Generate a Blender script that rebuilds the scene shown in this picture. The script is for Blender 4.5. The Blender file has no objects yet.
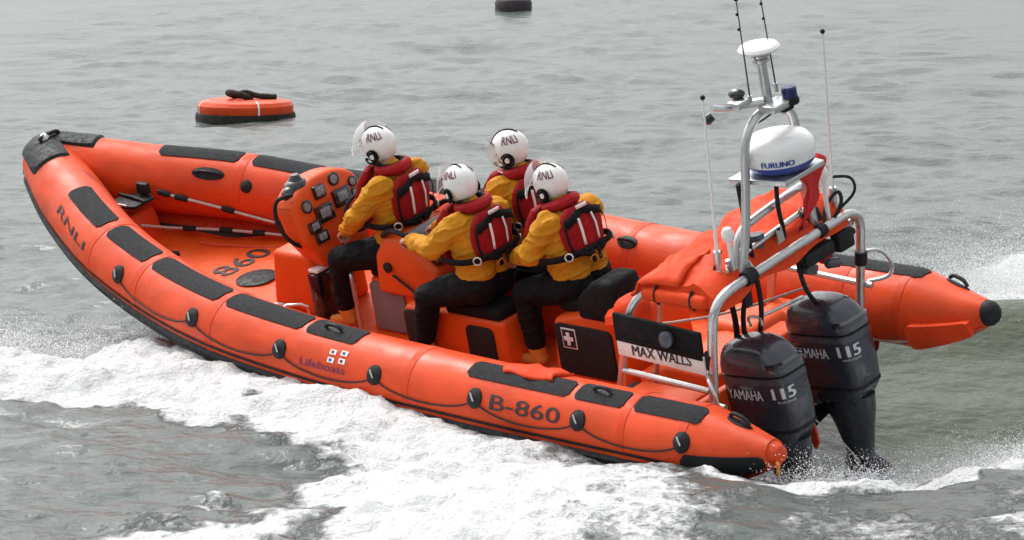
import bpy, bmesh, math, random
import numpy as np
from mathutils import Matrix, Vector
R_ = math.radians
random.seed(7); rng = np.random.default_rng(11)
SC = bpy.context.scene
COL = SC.collection

# ------------------------------------------------------------------ camera, sky, sun, exposure
PITCH = R_(7.0); CAMZ = 4.031
cam = bpy.data.cameras.new('camera'); camo = bpy.data.objects.new('camera', cam); COL.objects.link(camo)
cam.sensor_width = 36; cam.lens = 36*3681.0/1024; cam.clip_end = 5000; cam.clip_start = .5
camo.location = (0, 0, CAMZ); camo.rotation_euler = (R_(90)-PITCH, 0, 0)
SC.camera = camo
w = bpy.data.worlds.new('World'); SC.world = w; w.use_nodes = True
nt = w.node_tree; bg = nt.nodes['Background']
sky = nt.nodes.new('ShaderNodeTexSky'); sky.sky_type = 'NISHITA'; sky.sun_disc = False
SUN_EL, SUN_AZ = 58, 318           # degrees; azimuth clockwise from +Y
sky.sun_elevation = R_(SUN_EL); sky.sun_rotation = R_(SUN_AZ)
sky.air_density = 1.4; sky.dust_density = 5.0; sky.ozone_density = 1.0
hs = nt.nodes.new('ShaderNodeHueSaturation'); hs.inputs['Saturation'].default_value = .17
nt.links.new(sky.outputs[0], hs.inputs['Color']); nt.links.new(hs.outputs[0], bg.inputs[0])
bg.inputs[1].default_value = .15
sl = bpy.data.lights.new('sun', 'SUN'); sl.energy = .75; sl.angle = R_(25); sl.color = (1, .97, .93)
so = bpy.data.objects.new('sun', sl); COL.objects.link(so)
sd = Vector((math.sin(R_(SUN_AZ))*math.cos(R_(SUN_EL)), math.cos(R_(SUN_AZ))*math.cos(R_(SUN_EL)), math.sin(R_(SUN_EL))))
so.rotation_euler = sd.to_track_quat('Z', 'Y').to_euler()
SC.view_settings.view_transform = 'Standard'; SC.view_settings.look = 'None'
SC.view_settings.exposure = 0.72; SC.view_settings.gamma = 1

# ------------------------------------------------------------------ materials
def mat(name, col, rough=.5, metal=0, spec=.5, var=.12, scale=6, bump=0, bscale=40, coat=0, alpha=1, trans=0, stretch=None):
    m = bpy.data.materials.new(name); m.use_nodes = True; n = m.node_tree; b = n.nodes['Principled BSDF']
    b.inputs['Roughness'].default_value = rough; b.inputs['Metallic'].default_value = metal
    b.inputs['Specular IOR Level'].default_value = spec; b.inputs['Coat Weight'].default_value = coat
    b.inputs['Alpha'].default_value = alpha; b.inputs['Transmission Weight'].default_value = trans
    tc = n.nodes.new('ShaderNodeTexCoord'); no = n.nodes.new('ShaderNodeTexNoise')
    no.inputs['Scale'].default_value = scale; no.inputs['Detail'].default_value = 6; no.inputs['Roughness'].default_value = .65
    mp = n.nodes.new('ShaderNodeMapping'); n.links.new(tc.outputs['Object'], mp.inputs[0]); n.links.new(mp.outputs[0], no.inputs['Vector'])
    if stretch: mp.inputs['Scale'].default_value = stretch
    rp = n.nodes.new('ShaderNodeMixRGB'); rp.blend_type = 'MIX'
    c1 = [max(0, c*(1-var)) for c in col[:3]]+[1]; c2 = [min(1, c*(1+var*.7)) for c in col[:3]]+[1]
    cr = n.nodes.new('ShaderNodeMapRange'); cr.inputs['From Min'].default_value = .3; cr.inputs['From Max'].default_value = .7
    n.links.new(no.outputs[0], cr.inputs[0]); n.links.new(cr.outputs[0], rp.inputs[0])
    rp.inputs[1].default_value = c1; rp.inputs[2].default_value = c2
    n.links.new(rp.outputs[0], b.inputs['Base Color'])
    rr_ = n.nodes.new('ShaderNodeMapRange'); rr_.inputs['From Min'].default_value = .35; rr_.inputs['From Max'].default_value = .65; rr_.inputs['To Min'].default_value = max(.05, rough-.10); rr_.inputs['To Max'].default_value = min(1, rough+.14)
    nr = n.nodes.new('ShaderNodeTexNoise'); nr.inputs['Scale'].default_value = scale*2.3; nr.inputs['Detail'].default_value = 5; n.links.new(mp.outputs[0], nr.inputs['Vector']); n.links.new(nr.outputs[0], rr_.inputs[0]); n.links.new(rr_.outputs[0], b.inputs['Roughness'])
    if bump:
        n2 = n.nodes.new('ShaderNodeTexNoise'); n2.inputs['Scale'].default_value = bscale; n2.inputs['Detail'].default_value = 4
        n.links.new(mp.outputs[0], n2.inputs['Vector'])
        bp_ = n.nodes.new('ShaderNodeBump'); bp_.inputs['Strength'].default_value = bump; bp_.inputs['Distance'].default_value = .02
        n.links.new(n2.outputs[0], bp_.inputs['Height']); n.links.new(bp_.outputs[0], b.inputs['Normal'])
    return m
M = dict(
 tube=mat('orange_hypalon', (.69, .068, .014),   .42, var=.24, scale=3.2, bump=.22, bscale=6, stretch=(.6, 1.2, 1.2), spec=.26),
 deck=mat('orange_gelcoat', (.72, .085, .009), .45, spec=.3, var=.12, scale=3, bump=.06, bscale=120, coat=.04),
 hull=mat('red_hull', (.55, .05, .02), .3, var=.1),
 darkhull=mat('black_hull', (.02, .02, .024), .35),
 black=mat('black_rubber', (.011, .012, .014), .6, spec=.3, var=.3, scale=12, bump=.1),
 pad=mat('charcoal_grip', (.022, .023, .026), .85, var=.3, scale=25, bump=.5, bscale=220, spec=.3),
 gloss=mat('black_gloss', (.012, .013, .016), .18, coat=.5),
 engine=mat('engine_charcoal', (.027, .032, .044), .28, var=.05, scale=8, coat=.5),
 enginegrey=mat('engine_grey', (.07, .08, .095), .35, metal=.3),
 alu=mat('aluminium', (.56, .57, .57), .34, metal=.85, var=.08, scale=5),
 white=mat('white_paint', (.80, .80, .78), .3, var=.05, coat=.3),
 offwhite=mat('white_board', (.72, .72, .70), .5, var=.1),
 yellow=mat('mustard_drysuit', (.53, .225, .010), .72, spec=.2, var=.16, scale=9, bump=.7, bscale=11),
 red=mat('red_vest', (.33, .006, .010), .7, spec=.25, var=.18, scale=14, bump=.5, bscale=22),
 redcloth=mat('red_cloth', (.60, .015, .015), .7, var=.2, scale=12, bump=.5, bscale=20),
 trouser=mat('black_trousers', (.006, .0065, .008), .8, spec=.18, var=.35, scale=9, bump=.8, bscale=14),
 boot=mat('orange_boot', (.62, .22, .03), .6, var=.2),
 strap=mat('black_webbing', (.008, .008, .009), .8, spec=.2, var=.2),
 skin=mat('skin', (.55, .27, .19), .5, var=.12, scale=20),
 eye=mat('eye', (.03, .02, .02), .2),
 letter=mat('dark_lettering', (.02, .015, .02), .5, var=.1),
 maroon=mat('maroon_lettering', (.15, .004, .02), .45, var=.1),
 silver=mat('silver_lettering', (.6, .62, .66), .35, var=.05),
 redletter=mat('purple_lettering', (.16, .03, .10), .5, var=.1),
 blue=mat('blue_plastic', (.02, .05, .30), .35, var=.1),
 tape=mat('orange_tape', (.66, .058, .011), .55, var=.2, scale=6, spec=.25),
 navy=mat('navy_lens', (.012, .018, .10), .2, var=.1),
 grey=mat('grey_panel', (.17, .155, .16), .5, var=.15, scale=5),
 screen=mat('instrument_screen', (.24, .27, .29), .15, var=.7, scale=60),
 rope=mat('grey_rope', (.50, .46, .42), .8, var=.25, scale=60),
 reflect=mat('reflective_tape', (.75, .75, .75), .35, var=.08),
 canvas=mat('orange_canvas', (.68, .055, .010), .65, spec=.2, var=.12, scale=5, bump=.7, bscale=6),
 darkbuoy=mat('dark_buoy', (.028, .02, .024), .6, var=.3),
 slime=mat('weedy_black', (.016, .014, .008), .8, var=.5, scale=8, bump=.5),
 visor=mat('clear_visor', (.8, .82, .84), .1, alpha=.36, spec=.8, var=0),
)

# ------------------------------------------------------------------ mesh helpers
class MB:
    def __init__(s): s.v = []; s.f = []; s.m = []; s.n = 0; s.cm = 0
    def add(s, V, F):
        s.v.append(np.asarray(V, float)); s.f += [tuple(int(i)+s.n for i in f) for f in F]; s.m += [s.cm]*len(F); s.n += len(V); return s
    def grid(s, P, cu=False, cv=False, caps=False):
        nu, nv = P.shape[:2]; F = []
        for i in range(nu if cu else nu-1):
            for j in range(nv if cv else nv-1):
                a = i*nv+j; b = i*nv+(j+1) % nv; c = ((i+1) % nu)*nv+(j+1) % nv; d = ((i+1) % nu)*nv+j
                F.append((a, b, c, d))
        if caps: F += [tuple(range(nv))[::-1], tuple((nu-1)*nv+k for k in range(nv))]
        return s.add(P.reshape(-1, 3), F)
    def bm(s, b, mtx=None):
        if mtx is not None: bmesh.ops.transform(b, matrix=mtx, verts=b.verts)
        b.verts.ensure_lookup_table(); b.verts.index_update()
        s.add([v.co[:] for v in b.verts], [[v.index for v in f.verts] for f in b.faces]); b.free(); return s
    def box(s, c, d, bev=.01, rot=None, seg=2):
        b = bmesh.new(); bmesh.ops.create_cube(b, size=1)
        bmesh.ops.scale(b, vec=d, verts=b.verts)
        if bev: bmesh.ops.bevel(b, geom=b.edges[:], offset=min(bev, min(d)*.45), segments=seg, affect='EDGES', profile=.5)
        m = Matrix.Translation(c)
        if rot is not None: m = m @ (rot if isinstance(rot, Matrix) else Matrix.Rotation(rot[1], 4, rot[0]))
        return s.bm(b, m)
    def prism(s, pts, axis, a, b_, bev=.01):      # polygon (2D) extruded along axis
        b = bmesh.new(); ax = 'xyz'.index(axis); o = [i for i in range(3) if i != ax]
        def mk(p, t):
            q = [0, 0, 0]; q[o[0]] = p[0]; q[o[1]] = p[1]; q[ax] = t; return b.verts.new(q)
        A = [mk(p, a) for p in pts]; B = [mk(p, b_) for p in pts]; n = len(pts)
        b.faces.new(A); b.faces.new(B[::-1])
        for i in range(n): b.faces.new((A[i], B[i], B[(i+1) % n], A[(i+1) % n]))
        bmesh.ops.recalc_face_normals(b, faces=b.faces)
        if bev: bmesh.ops.bevel(b, geom=b.edges[:], offset=bev, segments=3, affect='EDGES', profile=.5)
        return s.bm(b)
    def tube(s, pts, r, n=10, smooth=0, caps=True, closed=False):
        P = np.asarray(pts, float)
        for _ in range(smooth): P = chaikin(P, closed)
        if closed: T = np.roll(P, -1, 0)-np.roll(P, 1, 0)
        else: T = np.gradient(P, axis=0)
        T /= np.linalg.norm(T, axis=1)[:, None]+1e-12
        u = np.cross(T[0], [0, 0, 1.]);
        if np.linalg.norm(u) < .1: u = np.cross(T[0], [0, 1., 0])
        U = []
        for t in T:
            u = u-t*(u@t); u /= np.linalg.norm(u); U.append(u)
        U = np.array(U); W = np.cross(T, U); a = np.linspace(0, 2*np.pi, n, endpoint=False)
        rr = np.broadcast_to(np.asarray(r, float), (len(P),))
        G = P[:, None]+rr[:, None, None]*(np.cos(a)[None, :, None]*U[:, None]+np.sin(a)[None, :, None]*W[:, None])
        return s.grid(G, cu=closed, cv=True, caps=caps and not closed)
    def lathe(s, prof, c, ax=(0, 0, 1), n=24):    # prof: (radius, height)
        ax = Vector(ax).normalized(); q = Vector((0, 0, 1)).rotation_difference(ax).to_matrix(); q = np.array(q)
        a = np.linspace(0, 2*np.pi, n, endpoint=False)
        G = np.array([[(r*math.cos(t), r*math.sin(t), h) for t in a] for r, h in prof])
        return s.grid(G@q.T+np.array(c), cv=True, caps=True)
    def ball(s, c, r, n=16, m=10):
        r = np.broadcast_to(r, (3,)); th = np.linspace(-np.pi/2+.05, np.pi/2-.05, m); a = np.linspace(0, 2*np.pi, n, endpoint=False)
        G = np.array([[(r[0]*math.cos(t)*math.cos(p), r[1]*math.cos(t)*math.sin(p), r[2]*math.sin(t)) for p in a] for t in th])+np.array(c)
        return s.grid(G, cv=True, caps=True)
    def build(s, name, mats, parent=None, off=(0, 0, 0), smooth=True, auto=35):
        me = bpy.data.meshes.new(name); V = np.concatenate(s.v)-np.array(off)
        me.from_pydata(V.tolist(), [], s.f)
        if not isinstance(mats, (list, tuple)): mats = [mats]
        for m in mats: me.materials.append(M[m] if isinstance(m, str) else m)
        if len(mats) > 1: me.polygons.foreach_set('material_index', s.m)
        b = bmesh.new(); b.from_mesh(me); bmesh.ops.recalc_face_normals(b, faces=b.faces)
        if smooth:
            for f in b.faces: f.smooth = True
            if auto:
                for e in b.edges:
                    if len(e.link_faces) == 2 and e.calc_face_angle(0) > R_(auto): e.smooth = False
        b.to_mesh(me); b.free()
        o = bpy.data.objects.new(name, me); COL.objects.link(o)
        if parent: o.parent = parent
        return o
def chaikin(P, closed=False):
    A = P if not closed else np.vstack([P, P[:1]])
    q = .75*A[:-1]+.25*A[1:]; r = .25*A[:-1]+.75*A[1:]
    o = np.stack([q, r], 1).reshape(-1, P.shape[1])
    return o if closed else np.vstack([P[:1], o[1:-1], P[-1:]])
def tag(o, label=None, cat=None, group=None, kind=None):
    if label: o['label'] = label
    if cat: o['category'] = cat
    if group: o['group'] = group
    if kind: o['kind'] = kind
    return o
def text_geo(s, font_off=0.0, cuts=2):
    cu = bpy.data.curves.new('t', 'FONT'); cu.body = s; cu.size = 1; cu.offset = font_off; cu.resolution_u = 4
    o = bpy.data.objects.new('t', cu); COL.objects.link(o)
    bpy.context.view_layer.update(); dg = bpy.context.evaluated_depsgraph_get()
    me = bpy.data.meshes.new_from_object(o.evaluated_get(dg)); bpy.data.objects.remove(o)
    b = bmesh.new(); b.from_mesh(me); bpy.data.meshes.remove(me)
    bmesh.ops.remove_doubles(b, verts=b.verts, dist=1e-4)
    bmesh.ops.triangulate(b, faces=b.faces)
    xs_ = [v.co.x for v in b.verts]; ys_ = [v.co.y for v in b.verts]
    for k in np.arange(min(xs_)+.09, max(xs_), .13): bmesh.ops.bisect_plane(b, geom=b.verts[:]+b.edges[:]+b.faces[:], dist=1e-6, plane_co=(k, 0, 0), plane_no=(1, 0, 0))
    for k in np.arange(min(ys_)+.07, max(ys_), .13): bmesh.ops.bisect_plane(b, geom=b.verts[:]+b.edges[:]+b.faces[:], dist=1e-6, plane_co=(0, k, 0), plane_no=(0, 1, 0))
    b.verts.index_update(); V = np.array([v.co[:2] for v in b.verts]); F = [[v.index for v in f.verts] for f in b.faces]; b.free()
    V -= V.min(0); V /= V.max(0); return V, F   # normalised 0..1 box
def lettering(s, fn, m, parent, off=(0, 0, 0), name='lettering', bold=0):
    V, F = text_geo(s, 0.0); mb = MB(); d = bold/max(1, len(s))
    for k, (du, dv) in enumerate([(0, 0)] if not bold else [(-d, 0), (0, 0), (d, 0), (0, .25*bold)]):   # a stroke made heavier by layers a fraction of a millimetre apart
        Q = []
        for a, b in V:
            p = fn(a+du, b+dv); n = np.cross(fn(a+du+.004, b+dv)-p, fn(a+du, b+dv+.004)-p); n /= np.linalg.norm(n)+1e-12; Q.append(p+n*.0006*k)
        mb.add(np.array(Q), F)
    return mb.build(name, m, parent, off, smooth=False)

# ------------------------------------------------------------------ noise
def vnoise(x, y, seed=0):
    xi = np.floor(x).astype(np.int64); yi = np.floor(y).astype(np.int64); fx = x-xi; fy = y-yi
    def h(a, b):
        n = (a*374761393+b*668265263+seed*974634777) & 0x7fffffff
        n = ((n ^ (n >> 13))*1274126177) & 0x7fffffff; return ((n ^ (n >> 16)) & 0xffff)/65535.
    sx = fx*fx*fx*(fx*(fx*6-15)+10); sy = fy*fy*fy*(fy*(fy*6-15)+10)
    return (h(xi, yi)*(1-sx)+h(xi+1, yi)*sx)*(1-sy)+(h(xi, yi+1)*(1-sx)+h(xi+1, yi+1)*sx)*sy
def fbm(x, y, sc, oc=5, seed=0, gain=.5):
    t = 0; a = 1; n = 0
    for k in range(oc): t = t+a*vnoise(x*sc+17.3*k, y*sc-9.1*k, seed+k); n += a; a *= gain; sc *= 2.03
    return t/n

# ------------------------------------------------------------------ boat frame
RW = np.array([[-.72674, -.66545, -.17035], [0, 0, 0], [0, 0, 0]])
Rc = np.array([[-0.72674, -0.66545, -0.17035], [0.12971, -0.37647, 0.9173], [-0.67455, 0.64455, 0.35991]])
cp, sp_ = math.cos(PITCH), math.sin(PITCH)
MW = np.array([[1, 0, 0], [0, sp_, -cp], [0, cp, sp_]]); RW = MW@Rc
BO = np.array([1.9883, 23.7371, .45])
BM = Matrix([list(RW[i])+[BO[i]] for i in range(3)]+[[0, 0, 0, 1]])
def w2b(P): return (P-BO)@RW
def b2w(P): return np.asarray(P)@RW.T+BO
def place(o, off=(0, 0, 0)): o.matrix_world = BM @ Matrix.Translation(off); return o
def empty(name, off=(0, 0, 0)):
    o = bpy.data.objects.new(name, None); COL.objects.link(o); o.empty_display_size = .2; place(o, off); return o

boat = empty('inflatable_lifeboat')
tag(boat, 'orange rigid inflatable lifeboat with black grip pads speeding through foam', 'lifeboat')

XC = np.array([0, 2., 3.5, 4.5, 5.4, 6.2, 6.9, 7.64])
YC = np.array([1.135, 1.135, 1.13, 1.075, .882, .657, .348, 0])
ZC = np.array([-.02, -.015, .026, .095, .161, .285, .398, .60])
def herm(x, X, Y):
    h = np.diff(X); d = np.diff(Y)/h; m = np.zeros(len(X)); m[0] = d[0]; m[-1] = d[-1]
    m[1:-1] = (d[:-1]*h[1:]+d[1:]*h[:-1])/(h[1:]+h[:-1])
    i = np.clip(np.searchsorted(X, x)-1, 0, len(X)-2); t = (x-X[i])/h[i]
    return (1+2*t)*(1-t)**2*Y[i]+t*(1-t)**2*h[i]*m[i]+t*t*(3-2*t)*Y[i+1]+t*t*(t-1)*h[i]*m[i+1]
RR = .261
def cen(x, side):
    x = np.asarray(x, float); xx = np.clip(x, 0, 7.64)
    z = herm(xx, XC, ZC)+np.clip(-x, 0, 1)**2*.14
    return np.stack([x, herm(xx, XC, YC)*side, z], -1)
def rad(x):
    x = np.asarray(x, float); return np.where(x < 0, RR-(RR-.075)*(np.clip(-x, 0, 1)/.60)**1.25, RR)
def sp(x, th, side, e=0.):
    x = np.asarray(x, float); th = np.radians(np.asarray(th, float)); x, th = np.broadcast_arrays(x, th)
    a = cen(x-.01, side); b = cen(x+.01, side); t = b-a; t /= np.linalg.norm(t, axis=-1, keepdims=True)
    up = np.array([0, 0, 1.]); u = up-(t@up)[..., None]*t; u /= np.linalg.norm(u, axis=-1, keepdims=True)
    o = np.cross(t, u)*(-1 if side > 0 else 1)
    return cen(x, side)+(rad(x)+e)[..., None]*(np.cos(th)[..., None]*o+np.sin(th)[..., None]*u)

# ---- buoyancy tube: one continuous horseshoe
xs = np.linspace(-.56, 7.64, 420)
cl = np.concatenate([cen(xs, 1), cen(xs[::-1], -1)[1:]]); rr = np.concatenate([rad(xs), rad(xs[::-1])[1:]])
dl = np.r_[0, np.cumsum(np.linalg.norm(np.diff(cl, axis=0), axis=1))]
s_ = np.linspace(0, dl[-1], 620); cl = np.stack([np.interp(s_, dl, cl[:, i]) for i in range(3)], 1); rr = np.interp(s_, dl, rr)
mid = len(s_)//2
for _ in range(26):
    c2 = cl.copy(); c2[mid-26:mid+27] = .5*cl[mid-26:mid+27]+.25*(cl[mid-27:mid+26]+cl[mid-25:mid+28]); cl = c2
rr = rr-.045*np.exp(-((np.arange(len(rr))-mid)/16.)**2)
def ringgrid(cl, rr, th, e=0.):
    T = np.gradient(cl, axis=0); T /= np.linalg.norm(T, axis=1)[:, None]; up = np.array([0, 0, 1.])
    U = up-(T@up)[:, None]*T; U /= np.linalg.norm(U, axis=1)[:, None]; O = -np.cross(T, U)
    th = np.radians(th); r = (rr+e)
    return cl[:, None]+r[:, None, None]*(np.cos(th)[None, :, None]*O[:, None]+np.sin(th)[None, :, None]*U[:, None])
tb = MB(); tb.grid(ringgrid(cl, rr, np.linspace(0, 360, 49)[:-1]), cv=True, caps=True)
tube = tb.build('buoyancy_tube', 'tube', boat)
# welded seams between the air chambers
for side in (1, -1):
    for x in (.02, .515, 2.45, 4.425, 5.41, 6.085):
        sm = MB(); a_ = np.linspace(-70, 230, 50); sm.grid(np.stack([sp(x+dx, a_, side, e_) for dx, e_ in ((-.032, -.002), (-.030, .0035), (.030, .0035), (.032, -.002))], 0)); sm.build('seam_tape', 'tape', tube)
# rubbing strake
G = ringgrid(cl, rr, np.array([-42, -40, -34, -26, -19, -16]), .0)
prof = np.array([.0, .028, .034, .034, .028, 0]); G2 = ringgrid(cl, rr, np.array([-42, -40, -34, -26, -19, -16]), 1.0)
G = G+(G2-G)*prof[None, :, None]
st = MB(); st.grid(G[14:-14]); st.build('rubbing_strake', 'black', boat)
st = MB(); st.grid(ringgrid(cl[14:-14], rr[14:-14], np.linspace(-4, -9, 3), .006)); st.build('upper_strake', 'black', boat)
def tpatch(x0, x1, a0, a1, side, m, name, th=.008, n=18, k=10, round_=.5, parent=boat):
    # rounded-corner pad hugging the tube
    mb = MB(); L = abs(x1-x0); X = np.linspace(0, 1, n); A = np.linspace(0, 1, k)
    lat = rad(x0)*R_(abs(a1-a0)); rc = min(round_*lat, .12*1)
    P = []
    for u in X:
        d = min(u, 1-u)*L; ins = 0
        if d < rc*.35: ins = (rc*.35-math.sqrt(max(0, (rc*.35)**2-(rc*.35-d)**2)))/lat
        P.append([[x0+(x1-x0)*u, a0+(a1-a0)*(ins+(1-2*ins)*v)] for v in A])
    P = np.array(P); top = sp(P[..., 0], P[..., 1], side, th)
    mb.grid(top)
    # skirt
    bd = np.concatenate([P[0], P[1:, -1], P[-1, ::-1][1:], P[::-1, 0][1:-1]])
    mb.grid(np.stack([sp(bd[:, 0], bd[:, 1], side, th), sp(bd[:, 0], bd[:, 1], side, -.003)], 0), cv=True)
    return mb.build(name, m, parent)
PADS = [(6.76, 6.14), (6.03, 5.46), (5.36, 4.47), (4.38, 3.58), (3.53, 3.03), (1.95, 1.03), (.98, .56), (.47, -.08)]
for side in (1, -1):
    for i, (a, b) in enumerate(PADS):
        if side < 0 and i in (4, 5, 6): continue
        lo, hi = (66, 108) if i < 5 else (58, 92)
        if side < 0 and i == 2: b = 4.2
        if side < 0 and i == 3: a, b = 4.12, 3.5
        if side < 0: lo, hi = 70, 112
        if side < 0 and i == 7: lo, hi = 66, 104; a = 1.1
        tpatch(a, b, lo, hi, side, 'pad', 'grip_pad', n=26)
# patches holding the lifeline, rings, rope
def disc(x, a, side, rx, rz, name, m='black', th=.012, dome=.012, parent=boat):
    mb = MB(); P = []
    for r in (0.02, .4, .8, 1.0, 1.04):
        ph = np.linspace(0, 2*np.pi, 20, endpoint=False)
        e = th+dome*(1-r*r) if r <= 1 else -.004
        P.append(sp(x+rx*r*np.cos(ph), a+np.degrees(rz*r*np.sin(ph)/RR), side, e))
    mb.grid(np.array(P), cv=True, caps=True); return mb.build(name, m, parent)
patches = [5.64, 4.61, 3.68, 2.74, 1.8, .88, 0.0]
for x in patches:
    d = disc(x, 28, 1, .062, .068, 'lifeline_patch')
    mb = MB(); mb.tube(sp(np.array([x-.02, x, x+.02]), np.array([24, 29, 34]), 1, .035), .006, 6, 1); mb.build('ring', 'alu', d)
for x in (6.0, 4.9, 3.9): disc(x, 152, -1, .045, .05, 'lifeline_patch')
rp = []
for i, x in enumerate(patches):
    rp.append((x, 24))
    if i < len(patches)-1:
        x2 = patches[i+1]; rp += [(x+(x2-x)*t, 22-18*math.sin(math.pi*t)**.7) for t in (.12, .3, .5, .7, .88)]
rp = np.array(rp); mb = MB(); mb.tube(sp(rp[:, 0], rp[:, 1], 1, .009), .006, 6, 1); mb.build('lifeline', 'black', boat)
rp = np.array([(0, 180), (.2, 205), (.0, 190), (-.25, 208), (-.45, 200)]); mb = MB(); mb.tube(sp(np.array([1.4, .9, .45, .2, .02, -.2, -.45]), np.array([205, 210, 222, 228, 215, 222, 215]), -1, .012), .01, 6, 2); mb.build('lifeline', 'rope', boat)
# handles: oval base and grip bar
def handle(x, a, side, L=.12, parent=boat):
    b = disc(x, a, side, L, .05, 'grab_handle', 'black', .006, .004)
    mb = MB(); t = np.linspace(-.8, .8, 7); mb.tube(sp(x+L*t, a+0*t, side, .018+.03*(1-(t/.8)**4)), .014, 8, 1); mb.build('grip', 'black', b)
handle(-.3, 98, 1, .1); handle(-.3, 66, -1, .1); handle(6.33, 140, -1, .13); handle(2.45, 130, -1, .09); handle(3.3, 84, 1, .1); handle(.78, 78, 1, .09)
handle(5.5, 150, -1, .05)
# cone ends
for side in (1, -1):
    mb = MB(); c = cen(-.56, side)
    if side < 0: mb.lathe([(.02, .085), (.06, .07), (.082, .04), (.09, -.02), (.095, -.07)], c, (-1, 0, .05)); mb.build('nose_cap', 'black', boat)
    else:
        mb.lathe([(.02, .07), (.055, .05), (.078, .0), (.085, -.04)], c, (-1, 0, .05)); nc = mb.build('nose_cap', 'tube', boat)
        m2 = MB(); m2.tube([c+np.array([-.05, .05, -.03]), c+np.array([-.08, .075, -.04]), c+np.array([-.06, .07, -.1])], .012, 8, 1); m2.build('shackle', 'boot', nc)
tpatch(.0, -.54, -38, 12, 1, 'black', 'cone_strake', .014)
tpatch(-.08, -.5, 180, 222, -1, 'canvas', 'drogue_pocket', .06, round_=.2)
tpatch(.3, -.55, 222, 250, -1, 'hull', 'cone_strake', .01)
# canvas pocket lying over the near tube
P = []
for u in np.linspace(0, 1, 14):
    row = []
    for v in np.linspace(0, 1, 12):
        x = 1.66-.44*u+.03*math.sin(7*v); a = 76+48*v+3*math.sin(9*u)
        row.append(sp(x, a, 1, .02+.018*math.sin(3.14*u)*math.sin(3.14*v)+.008*math.sin(14*u+5*v)))
    P.append(row)
mb = MB(); mb.grid(np.array(P)); o = mb.build('canvas_pocket', 'canvas', boat)
mo = o.modifiers.new('s', 'SOLIDIFY'); mo.thickness = .02; mo.offset = -1

# ---- lettering on the port tube
def tube_txt(x0, x1, th0, th1): return lambda u, v: sp(x0+(x1-x0)*u, th0+(th1-th0)*v, 1, .004)
lettering('RNLI', lambda u, v: sp(6.72-.56*u, (33-12*u)+(15-1*u)*v, 1, .004), 'letter', tube, bold=.018)
lettering('B-860', tube_txt(1.66, 1.04, 17, 39), 'letter', tube, bold=.018)
lettering('Lifeboats', lambda u, v: sp(3.46-.44*u, 15+12*v+2*u, 1, .004), 'redletter', tube, bold=.012)
# small four-part flag emblem
mb = MB()
for (u, v) in ((0, 0), (1, 0), (0, 1), (1, 1)):
    mb = MB(); x = 3.20-.105*u; a = 30+12.5*v+2*u; mb.grid(sp(np.linspace(x, x-.062, 4)[:, None], np.linspace(a, a+8, 4)[None, :], 1, .004)); mb.build('flag_emblem', 'white', tube)
for k in range(4):
    mb = MB(); x = 3.185-.105*(k % 2); a = 32+12.5*(k//2)+2*(k % 2); mb.grid(sp(np.linspace(x, x-.026, 3)[:, None], np.linspace(a, a+4, 3)[None, :], 1, .007)); mb.build('flag_crest', ['blue', 'maroon'][(k+k//2) % 2], tube)

# ---- bow cap
cc = cl[mid-16:mid+17]; cr_ = rr[mid-16:mid+17]
n_ = len(cc); P = ringgrid(cc, cr_, np.linspace(30, 118, 22), .02)
ed = (np.abs(np.linspace(-1, 1, n_))**6)
for i in range(n_):
    base = ringgrid(cc, cr_, np.linspace(30+ed[i]*25, 118-ed[i]*8, 22), .02 if 0 < i < n_-1 else -.004)[i]; P[i] = base
P[:, 0] = ringgrid(cc, cr_, np.array([30.]), -.004)[:, 0]; P[:, -1] = ringgrid(cc, cr_, np.array([118.]), -.004)[:, 0]
mb = MB(); mb.grid(P); cap = mb.build('bow_cap', 'black', boat)
hi = cc[n_//2]+np.array([-.04, .03, .225])
mb = MB(); mb.tube([hi+np.array([-.03, -.10, 0]), hi+np.array([-.03, -.08, .025]), hi+np.array([-.03, .08, .025]), hi+np.array([-.03, .10, 0])], .016, 8, 2); mb.build('tow_handle', 'black', cap)
mb = MB(); mb.lathe([(.03, 0), (.04, .015), (.026, .035), (.012, .04)], hi+np.array([-.02, .04, .0]), (-.3, .4, 1)); mb.build('bow_fitting', 'alu', cap)
xx = np.linspace(7.05, 6.72, 14); mb = MB(); G = np.stack([sp(xx, 128+np.linspace(-8, 35, 14)-6, 1, .008), sp(xx-.07, 128+np.linspace(-8, 35, 14), 1, .008)], 1)
mb.grid(G); mb.build('bow_strap', 'black', boat)

# ---- hull, transom, deck
def yc(x): return float(herm(np.array(min(x, 7.5)), XC, YC))
def zc(x): return float(herm(np.array(min(x, 7.5)), XC, ZC))
hx = np.linspace(.36, 7.35, 60); P = []
for x in hx:
    y, z = yc(x), zc(x); k = min(1, max(0, (x-4.2)/3.15)); zk = -.66+k**2.2*(.66+z-.24)
    row = [(x, y-.03, z-.245), (x, max(y-.07, .0), z-.33+.05*k), (x, max(0, y-.14), z-.36+.06*k), (x, y*.5, (zk+z-.36)/2-.03*(1-k)), (x, 0, min(zk, z-.26))]
    row = row+[(a, -b, c) for a, b, c in row[::-1][1:]]; P.append(row)
mb = MB(); P = np.array(P); mb.grid(P); hull = mb.build('hull', ['hull', 'darkhull'], boat)
for f in hull.data.polygons:
    c = f.center; f.material_index = 0 if (c.z > zc(c.x)-.345) else 1
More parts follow.
